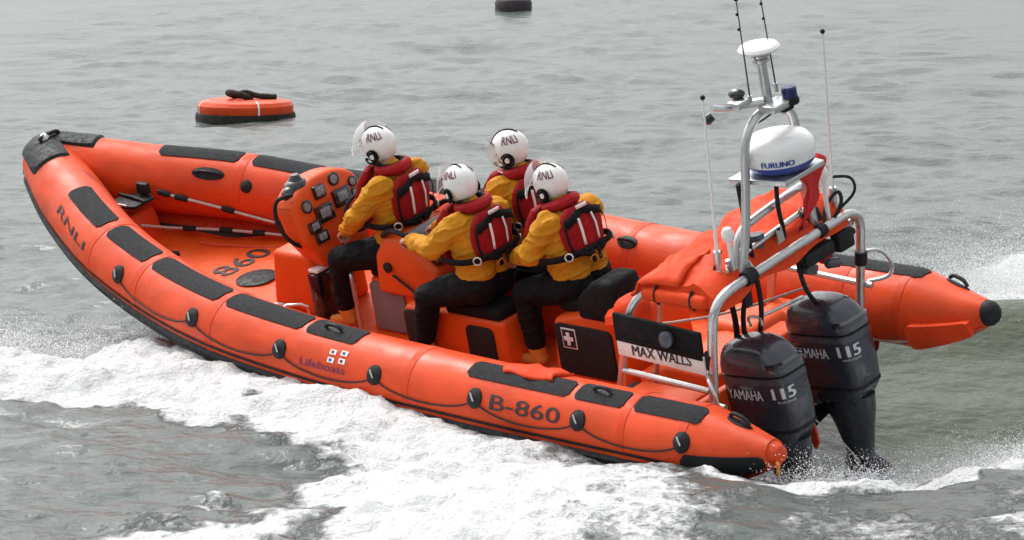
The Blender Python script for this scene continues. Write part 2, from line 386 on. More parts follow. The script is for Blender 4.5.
# deck
def dz(x): return -.22+.14*min(1, max(0, (x-4.3)/.9))+max(0, (x-6.2))*.22
P = []
for x in np.linspace(.4, 7.1, 80):
    hw = max(.02, yc(x)-.12); P.append([(x, hw*t, dz(x)) for t in np.linspace(-1, 1, 13)])
mb = MB(); mb.grid(np.array(P)); deck = mb.build('deck', 'deck', boat)
mb = MB(); mb.box((.40, 0, -.22), (.07, 1.86, .5), .02)
mb.box((.72, .72, -.08), (.56, .28, .24), .04); mb.box((.72, -.72, -.08), (.56, .28, .24), .04)
mb.prism([(.5, -.215), (1.2, -.215), (1.2, -.02), (.95, .06), (.5, .06)], 'y', -.5, .42, .03)
mb.build('transom', 'deck', boat)
lettering('860', lambda u, v: np.array([5.60+.21*v, .11-.50*u, dz(5.7)+.005]), 'letter', deck, bold=.02)
mb = MB(); mb.lathe([(.15, 0), (.16, .012), (.14, .02), (.05, .026), (.01, .03)], (5.33, .06, dz(5.33))); mb.build('deck_hatch', 'black', deck)
mb = MB()
mb.tube([(6.45, .12, -.02), (6.05, .22, dz(6.05)+.003), (5.3, .45, dz(5.3)+.003), (4.6, .5, dz(4.6)+.003)], .006, 5, 2)
mb.build('deck_seam', 'hull', deck); mb = MB(); mb.tube([(6.3, -.25, -.04), (5.9, -.38, dz(5.9)+.003), (5.5, -.55, dz(5.5)+.003)], .006, 5, 2)
mb.build('deck_seam', 'hull', deck)
mb = MB(); mb.tube([(4.9, .42, dz(4.9)+.01), (4.9, .42, dz(4.9)+.05), (4.75, .30, dz(4.75)+.05), (4.75, .3, dz(4.75)+.01)], .012, 8, 1); mb.build('deck_loop', 'alu', deck); mb = MB(); mb.tube([(4.62, .48, -.1), (4.62, .48, -.02), (4.46, .36, -.03), (4.46, .36, -.12)], .012, 8, 1); mb.build('deck_loop', 'alu', deck)
mb = MB(); mb.tube([(6.0, .28, dz(6)), (6.03, .2, dz(6)+.06), (6.1, .12, dz(6)+.05), (6.14, .1, dz(6.1))], .011, 8, 2); mb.build('mooring_eye', 'black', deck); mb = MB(); mb.tube([(6.3, .1, dz(6.3)+.01), (6.35, .02, dz(6.3)+.03), (6.3, -.04, dz(6.3)+.01)], .02, 6, 1); mb.build('mooring_eye', 'black', deck)
# bow locker and rope along the starboard tube
mb = MB(); mb.prism([(6.62, -.02), (6.9, .04), (6.95, .3), (6.68, .24)], 'y', -.2, .2, .02); mb.build('bow_locker', 'tube', boat)
def rope_sleeved(pts, ts):
    mb = MB(); P = np.array(pts, float); mb.tube(P, .011, 6, 2); r = mb.build('grab_line', 'rope', boat)
    for t in ts:
        m2 = MB(); i = t*(len(P)-1); a = int(min(i, len(P)-2)); q = P[a]+(P[a+1]-P[a])*(i-a); d = P[a+1]-P[a]; d /= np.linalg.norm(d); m2.tube([q-d*.055, q-d*.04, q+d*.04, q+d*.055], [.014, .024, .024, .014], 8); m2.build('rope_sleeve', 'black', r)
A = sp(np.array([6.68, 6.6, 6.3, 6.0, 5.7, 5.3]), np.array([178, 182, 192, 202, 208, 212]), -1, .02)
rope_sleeved(A, (.06, .25, .5, .8, .95))
A = [(6.62, .02, .17), (6.55, -.22, .06), (6.3, -.36, .03), (6.0, -.48, .0), (5.7, -.56, -.02), (5.4, -.6, -.03)]
rope_sleeved(A, (.3, .5, .68))
A = sp(np.array([4.9, 4.2, 3.5, 2.8]), np.array([205, 208, 208, 205]), -1, .02); rope_sleeved(A, (.2, .5, .8))
rp = np.array([(6.2, 150), (5.9, 158), (5.4, 160), (4.8, 162), (4.2, 160)])
# anchor lashed at the bow
anc = empty('anchor', (6.66, 0, .36)); tag(anc, 'small black folding anchor lashed in the bow crook of the lifeboat', 'anchor')
mb = MB(); mb.prism([(-.13, -.10), (.02, -.16), (.16, -.06), (.18, .06), (.02, .15), (-.14, .11)], 'z', -.012, .012, .006)
f = mb.build('fluke', 'black', anc); mb = MB(); mb.tube([(-.16, .02, .02), (.0, .0, .03), (.2, -.03, .02)], .014, 8); mb.box((-.02, -.1, .07), (.12, .05, .09), .012); mb.build('shank', 'black', anc)
mb = MB(); mb.tube([(.06, -.14, .02), (.1, -.2, .06), (.16, -.2, .02)], .012, 8, 1); mb.tube([(-.08, .14, .02), (.05, .17, .04), (.14, .1, .03)], .009, 6, 1); mb.build('shackle', 'alu', anc)

# ---- helm console
def slab(corn, d, bev, name, m, parent):   # rounded plate from a polygon in 3D, thickness vector d
    mb = MB(); b = bmesh.new(); A = [b.verts.new(c) for c in corn]; B = [b.verts.new(np.array(c)+np.array(d)) for c in corn]; n = len(corn)
    b.faces.new(A); b.faces.new(B[::-1])
    for i in range(n): b.faces.new((A[i], B[i], B[(i+1) % n], A[(i+1) % n]))
    bmesh.ops.recalc_face_normals(b, faces=b.faces)
    if bev: bmesh.ops.bevel(b, geom=b.edges[:], offset=bev, segments=3, affect='EDGES', profile=.5)
    mb.bm(b); return mb.build(name, m, parent)
# panel plane: passes through (4.40,0,.62), tilted forward toward the top
PN0 = np.array([4.40, 0, .60]); PU = np.array([.22, 0, 1.0]); PU /= np.linalg.norm(PU); PY = np.array([0, -1., 0]); PNn = np.cross(PY, PU)  # toward aft
if PNn[0] > 0: PNn = -PNn
def pnl(u, v, e=0.): return PN0+PY*u+PU*v+PNn*e     # u to starboard (right), v up
out = [(.34*math.cos(t), .06+.20*math.sin(t)**.8) for t in np.linspace(0, math.pi, 17)]
out = [(.34, -.14)]+out+[(-.33, -.16), (-.2, -.40), (.24, -.42)]
cons = slab([pnl(u, v) for u, v in out], (.22, 0, -.02), .045, 'helm_console', 'deck', boat)
mb = MB(); mb.prism([(4.45, -.2), (4.95, -.14), (4.86, .3), (4.46, .3)], 'y', -.26, .26, .04); mb.build('console_foot', 'deck', cons)
def gauge(u, v, r):
    mb = MB(); mb.lathe([(r, 0), (r, .012), (r*.8, .016), (r*.76, .008), (.002, .008)], pnl(u, v), PNn, 20); g = mb.build('gauge', 'gloss', cons)
    m2 = MB(); m2.lathe([(r*.72, 0), (r*.7, .003), (.002, .004)], pnl(u, v, .009), PNn, 16); m2.build('dial', 'screen', g)
def display(u, v, a, b, sa=.6):
    rot = Matrix(((PY[0], PU[0], PNn[0], 0), (PY[1], PU[1], PNn[1], 0), (PY[2], PU[2], PNn[2], 0), (0, 0, 0, 1)))
    mb = MB(); mb.box(pnl(u, v, .008), (a, b, .03), .008, rot); g = mb.build('display', 'gloss', cons)
    m2 = MB(); m2.box(pnl(u, v+.005, .024), (a*sa, b*sa, .004), .001, rot); m2.build('screen', 'screen', g)
# solve console positions from boat coords
gauge(-.22, .085, .05); gauge(.10, .18, .05); display(-.07, .145, .11, .10, .7)
display(-.085, -.015, .17, .13, .55); display(.12, .035, .17, .13, .55); display(-.215, -.075, .11, .085, .6); display(-.18, -.165, .12, .085, .6)
gauge(.26, .10, .04); gauge(.25, .02, .035)
mb = MB(); mb.ball(pnl(-.16, .235, -.10), (.09, .10, .06)); mb.lathe([(.05, 0), (.06, .04), (.03, .09)], pnl(-.16, .235, -.10)); mb.ball(pnl(-.25, .20, -.1), .06); mb.build('compass', 'gloss', cons)
mb = MB()
gr = [(4.46, .30, .80), (4.47, .36, .81), (4.54, .40, .78), (4.55, .42, .64), (4.50, .40, .50), (4.46, .34, .42), (4.47, .26, .38)]
mb.tube(gr, .016, 10, 2); mb.build('grab_rail', 'black', cons)
mb = MB(); wc = pnl(.13, -.10, .13)
th = np.linspace(0, 2*np.pi, 28, endpoint=False); mb.tube([wc+.15*(math.cos(t)*PY+math.sin(t)*(PU*.9+PNn*.25)) for t in th], .014, 8, closed=True)
for k in range(3):
    t = k*2.094+.5; mb.tube([wc, wc+.15*(math.cos(t)*PY+math.sin(t)*(PU*.9+PNn*.25))], .011, 6)
mb.tube([wc, pnl(.13, -.10, -.01)], .03, 8); mb.build('steering_wheel', 'black', cons)
mb = MB(); mb.box((4.43, .2, .0), (.12, .2, .36), .03); bxx = mb.build('footwell_box', 'gloss', boat)
mb = MB(); mb.box((4.43, .2, .195), (.10, .16, .03), .012); mb.build('lid', 'white', bxx)
mb = MB(); mb.tube([(4.03, .27, -.2), (4.03, .27, .2), (4.06, .24, .235), (4.1, .1, .24), (4.1, -.1, .24)], .017, 8, 2); mb.build('foot_frame', 'alu', boat)

# ---- seat pods
def pod(x0, x1, y0, y1, z0, z1, sl=.06): 
    mb = MB(); mb.prism([(x0, z0), (x1, z0), (x1-sl, z1), (x0+sl*.3, z1)], 'y', y0, y1, .035); return mb.build('seat_pod', 'deck', boat)
def hatch(x0, x1, z0, z1, y, par, m='black'):
    mb = MB(); r = min(.045, (z1-z0)*.2); q = []
    for cx_, cz_, a0 in ((x1-r, z1-r, 0), (x0+r, z1-r, 90), (x0+r, z0+r, 180), (x1-r, z0+r, 270)):
        for a in (0, 30, 60, 90): q.append((cx_+r*math.cos(R_(a0+a)), cz_+r*math.sin(R_(a0+a))))
    mb.prism(q, 'y', y-.01, y+.012, .004); return mb.build('hatch', m, par)
def cushion(x0, x1, y0, y1, z, par, h=.08):
    mb = MB(); mb.box(((x0+x1)/2, (y0+y1)/2, z+h/2), (x1-x0, y1-y0, h), .035, seg=4); return mb.build('seat_cushion', 'strap', par)
p1 = pod(3.42, 3.98, -.2, .2, -.23, .2); cushion(3.45, 3.92, -.19, .19, .19, p1); hatch(3.58, 3.92, -.2, .17, .205, p1, 'grey')
for y0, y1 in ((.17, .43), (-.43, -.17)):
    p2 = pod(2.38, 3.42, y0, y1, -.23, .16); cushion(2.42, 2.95, y0+.0, y1-.0, .15, p2, .1)
    if y0 > 0: hatch(3.1, 3.36, -.2, .13, .434, p2); h = hatch(2.5, 2.76, -.18, .10, .434, p2); m = MB(); m.tube([(2.85, .44, -.17), (2.85, .48, -.13), (3.0, .48, -.13), (3.0, .44, -.17)], .01, 6, 1); m.build('step_rail', 'alu', p2)
p3 = MB(); p3.prism([(1.32, -.23), (2.06, -.23), (2.0, .22), (1.75, .28), (1.36, .30)], 'y', -.34, .34, .04); p3 = p3.build('seat_pod', 'deck', boat)
h = hatch(1.46, 1.98, -.17, .2, .345, p3); cushion(1.5, 2.0, -.26, .26, .24, p3, .1)
mb = MB(); mb.box((1.85, .357, .1), (.13, .004, .15), .001); e = mb.build('first_aid_plate', 'reflect', h)
mb = MB(); mb.box((1.85, .361, .1), (.112, .004, .13), .001); mb.build('plate_field', 'letter', h)
mb = MB(); mb.box((1.85, .365, .1), (.085, .004, .03), .001); mb.box((1.85, .367, .1), (.03, .004, .095), .001); mb.build('first_aid_cross', 'reflect', h)
mb = MB(); mb.prism([(1.34, .26), (1.74, .26), (1.72, .42), (1.56, .56), (1.38, .57)], 'y', .06, .36, .04); mb.build('backrest', 'strap', p3)
mb = MB(); mb.box((1.15, .42, .42), (.22, .26, .26), .10, seg=5); mb.tube([(1.32, .42, .34), (1.05, .48, .42)], .09, 10); mb.build('stowage_bag', 'canvas', boat)
# second console with instruments
mb = MB(); mb.prism([(3.1, .12), (3.78, .12), (3.74, .42), (3.62, .58), (3.45, .6), (3.12, .36)], 'y', -.28, .28, .05); c2 = mb.build('crew_console', 'deck', boat)
nrm = np.array([-.24, 0, .33]); nrm /= np.linalg.norm(nrm); ang = math.atan2(-.24, .33)
rot = Matrix.Rotation(ang, 4, 'Y')
mb = MB(); mb.box((3.28, 0, .51), (.34, .46, .05), .015, rot); ip = mb.build('instrument_panel', 'gloss', c2)
mb = MB()
for i in range(3):
    for j in range(3): mb.box((3.19+.08*i, .15-.13*j, .47+.058*i), (.035, .09, .02), .004, rot)
mb.build('switches', 'enginegrey', ip)
mb = MB(); mb.tube([(3.3, .27, .58), (3.36, .30, .64), (3.5, .3, .66), (3.62, .26, .58)], .02, 8, 2); mb.build('grab_rail', 'black', c2); mb = MB(); mb.tube([(3.3, -.27, .58), (3.36, -.30, .64), (3.5, -.3, .66), (3.62, -.26, .58)], .02, 8, 2); mb.build('grab_rail', 'black', c2)
mb = MB(); mb.lathe([(.035, 0), (.04, .02), (.01, .03)], (3.6, .28, .35), (0, 1, 0)); mb.tube([(3.55, .3, .3), (3.4, .3, .22), (3.3, .3, .15)], .01, 6, 1); mb.build('grab_strap', 'black', c2)

# ---- stern gantry
r1 = .031
gan = MB()
gan.tube([(.25, .79, -.2), (.2, .79, .15), (.13, .79, .58), (.10, .77, .74), (.09, .68, .81), (.09, .5, .825), (.09, -.5, .85), (.09, -.68, .845), (.10, -.77, .76), (.13, -.77, .56), (.2, -.77, .2), (.25, -.77, -.15)], .032, 14, 2)
gantry = gan.build('gantry_frame', 'alu', boat)
g = MB()
g.tube([(1.04, .79, -.05), (1.0, .79, .1), (.88, .79, .5), (.80, .78, .68), (.72, .72, .77), (.62, .70, .78)], .028, 12, 2)
g.tube([(.70, .70, .775), (.12, .70, .76)], .024, 10)
g.tube([(1.04, -.79, -.05), (1.0, -.79, .1), (.88, -.79, .5), (.80, -.78, .68), (.66, -.70, .77), (.12, -.70, .76)], .028, 12, 2)
g.tube([(.72, .68, .765), (.72, -.68, .765)], .024, 10)
g.tube([(1.0, .5, -.1), (.8, .5, .6), (.74, .55, .74)], .02, 10, 1)
g.tube([(.95, .8, .2), (.22, .8, .17)], .022, 10)
g.tube([(.85, -.79, .3), (.1, -.79, .27)], .022, 8)
g.build('gantry_rail', 'alu', gantry)
g = MB(); g.tube([(.2, .82, .3), (.12, .9, .3), (.06, .92, .2), (.08, .9, .1), (.2, .84, .08)], .014, 8, 2); g.build('side_loop', 'alu', gantry); g = MB()
g.tube([(.16, -.8, .5), (.08, -.9, .5), (.0, -.92, .4), (.02, -.9, .3), (.16, -.82, .28)], .014, 8, 2); g.build('side_loop', 'alu', gantry)
g = MB(); g.tube([(.2, .79, .34), (.17, .79, .44)], .041, 14); g.build('rubber_sleeve', 'black', gantry); g = MB(); g.tube([(.09, .45, .826), (.09, .36, .829)], .05, 14); g.build('rubber_sleeve', 'black', gantry); g = MB(); g.tube([(.135, -.77, .52), (.155, -.77, .43)], .043, 14); g.build('rubber_sleeve', 'black', gantry); g = MB(); g.tube([(.09, -.32, .845), (.09, -.38, .846)], .045, 14)
g.build('rubber_sleeve', 'black', gantry); g = MB(); g.box((.12, .42, .70), (.04, .08, .16), .02); g.build('rubber_sleeve', 'black', gantry)
# arch
a = MB(); a.tube([(.16, .40, .80), (.13, .32, 1.1), (.11, .27, 1.45), (.09, .25, 1.68), (.08, .16, 1.80), (.08, 0, 1.84), (.08, -.17, 1.80), (.08, -.25, 1.68), (.10, -.27, 1.45), (.13, -.32, 1.1), (.15, -.37, .82)], .030, 12, 2)
arch = a.build('mast_arch', 'alu', boat)
a = MB(); a.tube([(.2, .40, .78), (.2, .36, 1.0), (.2, .30, 1.08), (.2, .2, 1.11), (.2, -.35, 1.15), (.19, -.42, 1.14)], .028, 12, 2)
a.tube([(.2, .30, .93), (.2, -.36, .98)], .02, 10)
a.tube([(.2, -.36, 1.15), (.2, -.40, .8)], .024, 10)
a.build('mast_brace', 'alu', arch)
a = MB(); a.prism([(.26, .27), (-.16, .2), (-.16, -.2), (.26, -.27)], 'z', 1.395, 1.43, .006)
a.box((.0, 0, 1.86), (.14, .20, .05), .012); a.build('radar_shelf', 'alu', arch)
for y in (.36, -.02):
    a = MB(); a.prism([(y-.05, .80), (y+.05, .80), (y+.02, 1.0), (y-.02, 1.0)], 'x', .145, .16, .003); a.build('gusset', 'alu', arch)
# radome
dm = MB(); dm.cm = 0; dm.lathe([(.20, 0), (.226, .03), (.232, .05)], (.03, 0, 1.455), n=36); dm.cm = 1
dm.lathe([(.232, .0501), (.237, .09), (.228, .15), (.195, .19), (.12, .215), (.01, .222)], (.03, 0, 1.455), n=36)
dome = dm.build('radar_dome', ['blue', 'white'], boat)
def domefn(u, v):
    a = R_(100+52*u); return np.array([.03, 0, 1.515])+np.array([math.cos(a)*(.240-.0*v), math.sin(a)*.240, .004+.036*v])
lettering('FURUNO', domefn, 'blue', dome, bold=.08)
# antenna mast
am = MB(); am.tube([(.06, 0, 1.86), (.065, 0, 2.18)], .032, 12); am.lathe([(.036, 0), (.055, .01), (.055, .03), (.045, .035), (.062, .045), (.062, .06), (.05, .07)], (.065, 0, 2.14)); ams = am.build('antenna_post', 'alu', boat)
am = MB(); am.lathe([(.04, -.03), (.13, 0), (.136, .012), (.12, .03), (.05, .042), (.01, .045)], (.068, 0, 2.23), n=28); am.build('satellite_disc', 'white', ams)
am = MB(); am.lathe([(.048, 0), (.05, .03), (.05, .085), (.04, .095), (.01, .097)], (-.04, -.10, 1.86), n=18); am.build('strobe_light', 'navy', arch)
am = MB(); am.lathe([(.055, 0), (.06, .02), (.052, .045)], (-.04, -.10, 1.84), n=18); am.box((.0, -.06, 1.83), (.12, .1, .05), .01); am.build('light_base', 'black', arch)
am = MB(); am.tube([(.16, .1, 1.88), (.16, .28, 1.92), (.16, .42, 1.98)], .02, 8, 1); am.tube([(.05, .05, 1.9), (.2, .2, 1.9)], .03, 8); am.box((.13, .2, 1.93), (.1, .12, .05), .01); am.build('masthead_bracket', 'alu', arch)
am = MB(); am.lathe([(.03, 0), (.036, .05), (.02, .07)], (.16, .42, 1.93), (.6, .6, -.5)); am.build('camera_unit', 'gloss', arch); am = MB(); am.ball((.17, .16, 1.98), (.06, .05, .035)); am.build('lamp_unit', 'gloss', arch)
def whip(base, top, r, m, knob=True, ferr=None):
    a = MB(); b = np.array(base, float); t = np.array(top, float); L = np.linspace(0, 1, 8)[:, None]; a.tube(b+(t-b)*L, np.linspace(r, r*.6, 8), 8); o = a.build('whip_antenna', m, boat)
    if knob: k = MB(); k.ball(t, .017, 10, 8); k.build('tip', 'black', o)
    k = MB(); k.tube([b, b+(t-b)*.08], r*2.2, 8); k.build('ferrule', 'alu', o)
whip((.25, .5, .93), (.15, .5, 2.08), .0115, 'white'); whip((.16, -.6, .95), (.04, -.6, 2.14), .0115, 'white')
whip((.1, .12, 1.9), (.06, .15, 2.62), .006, 'enginegrey'); whip((.08, -.12, 1.9), (.08, -.1, 2.62), .006, 'enginegrey')
k = MB()
for y, x, z in ((.16, .062, 2.52), (.16, .066, 2.42), (-.1, .08, 2.5), (-.1, .08, 2.4)): k.ball((x, y, z), .011, 8, 6)
k.build('antenna_clip', 'black', arch)
def kn(c, L): 
    a = MB(); c = np.array(c, float); a.tube([c, c+[0, 0, L]], .016, 8); a.lathe([(.03, L), (.042, L+.02), (.04, L+.06), (.025, L+.085)], c, n=16); a.build('gps_antenna', 'white', gantry)
kn((.2, .42, .80), .27); kn((.12, -.48, .85), .3)
a = MB()
for t in ((.25, .5, .8, .25, .5, .98), (.2, .42, .78, .2, .46, .95), (.28, .36, .8, .24, .52, .88), ): a.tube([t[:3], t[3:]], .016, 8)
a.box((.24, .46, .80), (.1, .14, .05), .01); a.build('antenna_bracket', 'alu', gantry); a = MB(); a.tube([(.12, -.6, .8), (.16, -.6, 1.0)], .016, 8); a.build('antenna_bracket', 'alu', gantry)
# clutter on the gantry: horn, cables, black box, flares
a = MB(); a.lathe([(.05, 0), (.05, .05), (.042, .055), (.042, .14), (.055, .145), (.05, .17)], (.22, .12, .82), (0.1, 0, 1), 18); a.lathe([(.03, 0), (.05, .08)], (.28, .24, .82), (.4, .5, .2)); a.build('search_light', 'enginegrey', gantry)
a = MB(); a.box((.12, -.30, .70), (.10, .30, .10), .02); a.box((.10, -.56, .70), (.09, .16, .14), .02); a.tube([(.12, -.12, .72), (.12, -.7, .70)], .025, 8); a.build('gear_box', 'black', gantry)
a = MB(); a.lathe([(.03, 0), (.05, .02), (.05, .1), (.035, .13)], (.18, -.42, .86), (0, .3, 1), 14); a.box((.2, -.36, .92), (.09, .1, .07), .02, Matrix.Rotation(.5, 4, 'Z')); a.build('horn', 'black', gantry)
a = MB(); a.box((.14, -.22, .62), (.1, .12, .07), .015, Matrix.Rotation(.4, 4, 'X')); a.lathe([(.02, 0), (.035, .02), (.035, .12), (.02, .14)], (.1, -.5, .56), (0, 1, .3), 12); a.build('flare_case', 'enginegrey', gantry)
a = MB(); a.box((.16, -.44, .60), (.06, .09, .05), .012); a.build('signal_box', 'redcloth', gantry)
a = MB()
def cable(pts, r=.012): a.tube(pts, r, 6, 3)
cable([(.18, .27, 1.4), (.19, .25, 1.1), (.2, .22, .8), (.2, .2, .5), (.3, .2, .2)], .018); cable([(.1, -.02, 1.4), (.14, -.02, 1.15), (.16, -.08, .9), (.2, -.05, .75)], .016)
cable([(.2, .14, .84), (.3, .1, .7), (.35, .25, .5), (.3, .3, .15), (.2, .33, .1)], .018); cable([(.2, -.2, .8), (.1, -.1, .55), (.15, -.3, .3), (.1, -.33, .25)], .016)
cable([(.14, -.45, .8), (.05, -.56, .95), (.1, -.6, 1.05), (.16, -.5, .95), (.1, -.4, .85)], .013); cable([(.12, -.62, .9), (.02, -.68, 1.0), (.06, -.7, 1.1), (.14, -.6, 1.12)], .011)
cable([(.22, .5, .8), (.28, .42, .66), (.3, .5, .74), (.22, .44, .86)], .012); cable([(.1, .16, 1.79), (.13, .05, 1.74), (.12, -.1, 1.76), (.09, -.2, 1.8)], .007)
cable([(.26, .44, .72), (.3, .38, .6), (.36, .3, .4), (.42, .28, .1)], .02); cable([(.5, .1, .1), (.4, .3, .12), (.2, .42, .1), (.1, .4, .2)], .02)
a.build('cable', 'black', gantry)
for k_, (p_, q2_) in enumerate([((.3, .34, .86), (.16, .52, .90)), ((.26, .56, .82), (.30, .40, .98)), ((.1, .34, .86), (.24, .30, 1.0)), ((.34, .2, .9), (.2, .26, .98)), ((.22, -.1, .9), (.12, .02, 1.0)), ((.2, -.3, .95), (.1, -.2, 1.06))]):
    a = MB(); a.tube([p_, ((p_[0]+q2_[0])/2+.02, (p_[1]+q2_[1])/2, (p_[2]+q2_[2])/2+.01), q2_], .011, 6, 1); a.build('fitting', ['alu', 'black', 'alu'][k_ % 3], gantry)
# side boards on the port face
bd = MB(); bd.box((.56, .835, .52), (.74, .03, .20), .01, Matrix.Rotation(-.05, 4, 'Y')); bd.box((.55, .85, .46), (.7, .02, .012), .004); brd = bd.build('side_board', 'strap', gantry)
bd = MB(); bd.lathe([(.03, 0), (.05, .02), (.055, .05), (.03, .06)], (.44, .85, .53), (0, 1, 0.2), 16); bd.build('board_lamp', 'enginegrey', brd)
wb = MB(); wb.box((.56, .832, .385), (.74, .02, .135), .006, Matrix.Rotation(-.045, 4, 'Y')); wbd = wb.build('name_board', 'offwhite', gantry)
lettering('MAX WALLS', lambda u, v: np.array([.80-.50*u,   .8445, .352+.072*v-.0*u]), 'letter', wbd, bold=.05)
# righting bag cover over the gantry
cx = np.linspace(.86, .12, 22); P = []
ys = np.linspace(.72, -.64, 26)
prf = [(-.03, -.07), (.0, .0), (.03, .07), (.12, .115), (.30, .155), (.42, .17), (.56, .15), (.68, .06), (.72, -.03)]
px_ = np.array(prf)
for k, y in enumerate(ys):
    e = 1-.35*max(0, (y-.62)/.14)**2 - .3*max(0, (-.5-y)/.18)**2
    tt = np.linspace(0, 1, 24); d = np.linspace(0, 1, len(prf))
    X = .79-np.interp(tt, d, px_[:, 0]); Z = .79+np.interp(tt, d, px_[:, 1])*e*(.98-.28*y)-.05*y
    wr = .012*np.sin(9*y+6*tt*3)+.010*np.sin(17*tt+4*y*3)+.012*np.sin(23*y+2*tt)*(1-abs(2*tt-1))
    cr = .03*np.maximum(0, 1-np.abs(tt-.32-.05*np.sin(5*y))/.05)+.022*np.maximum(0, 1-np.abs(tt-.55-.22*y)/.04)+.02*np.maximum(0, 1-np.abs((y-.46)+.25*(tt-.5))/.05); wr = wr+cr
    P.append(np.stack([X+wr*.5, np.full(24, y)+.02*np.sin(8*tt), Z+wr], 1))
mb = MB(); P = np.array(P); mb.grid(P); mb.add(P[0], [tuple(range(24))]); mb.add(P[-1], [tuple(range(24))[::-1]])
bag = mb.build('righting_bag', 'canvas', boat, auto=0)
mb = MB(); mb.grid(P[0:8, :14]+np.array([.0, .03, .014])); o = mb.build('cover_flap', 'canvas', bag, auto=0); mo = o.modifiers.new('s', 'SOLIDIFY'); mo.thickness = .015
mb = MB(); mb.box((.45, .70, .76), (.56, .14, .10), .04, seg=4); mb.build('rolled_edge', 'canvas', bag)
mb = MB()
for yy in (.6, .3): mb = MB(); mb.tube([(yy, .73, .70), (yy, .775, .76), (yy, .73, .83)], .012, 6, 1); mb.build('lashing', 'black', bag)
mb = MB()
for k in range(9):
    t = k/8; mb.tube([(.75-.3*t, -.2-.05*math.sin(k*3), 1.0+.02*math.cos(k)), (.72-.3*t, -.24, 1.05), (.68-.3*t, -.2, 1.0)], .01, 6, 1)
# stern orange stowage behind (well sides)
mb = MB(); mb.box((.9, -.4, -.04), (.46, .4, .3), .08, seg=4); mb.build('fuel_tank_cover', 'deck', boat)
mb = MB(); mb.tube([(1.3, .45, .3), (.7, .1, .32), (.4, -.5, .34)], .009, 6, 2); mb.build('grab_line', 'rope', boat)
pd = empty('paddle', (1.0, .62, -.05)); tag(pd, 'black bladed paddle stowed low behind the port gantry rail', 'paddle')
mb = MB(); mb.prism([(.1, -.05), (-.34, -.06), (-.4, 0), (-.34, .06), (.1, .05)], 'z', .02, .05, .01); mb.build('blade', 'black', pd)
mb = MB(); mb.tube([(-.36, 0, .035), (-.75, .03, .03)], .022, 10); mb.build('shaft', 'alu', pd)
# furled red flag
fl = MB(); pts = np.array([(.02, -.24, 1.40), (.02, -.28, 1.28), (.04, -.27, 1.15), (.06, -.2, 1.02), (.08, -.16, .94)])
G = []
for i, t in enumerate(np.linspace(0, 1, 22)):
    c = np.array([np.interp(t, np.linspace(0, 1, 5), pts[:, k]) for k in range(3)])
    wv = .055+.035*math.sin(5*t+1)+.02*math.sin(13*t)
    G.append([c+np.array([.5*wv*math.sin(a_)*(.7+.3*math.sin(3*a_+6*t)), wv*1.25*math.cos(a_)*(1+.25*math.sin(4*a_+9*t)), .02*math.sin(3*a_)]) for a_ in np.linspace(0, 2*np.pi, 20, endpoint=False)])
fl.grid(np.array(G), cv=True, caps=True)
flag = fl.build('furled_flag', 'redcloth', None, (.05, -.22, 1.2), auto=0); place(flag, (.05, -.22, 1.2)); tag(flag, 'crumpled red flag furled against the mast below the radar dome', 'flag')

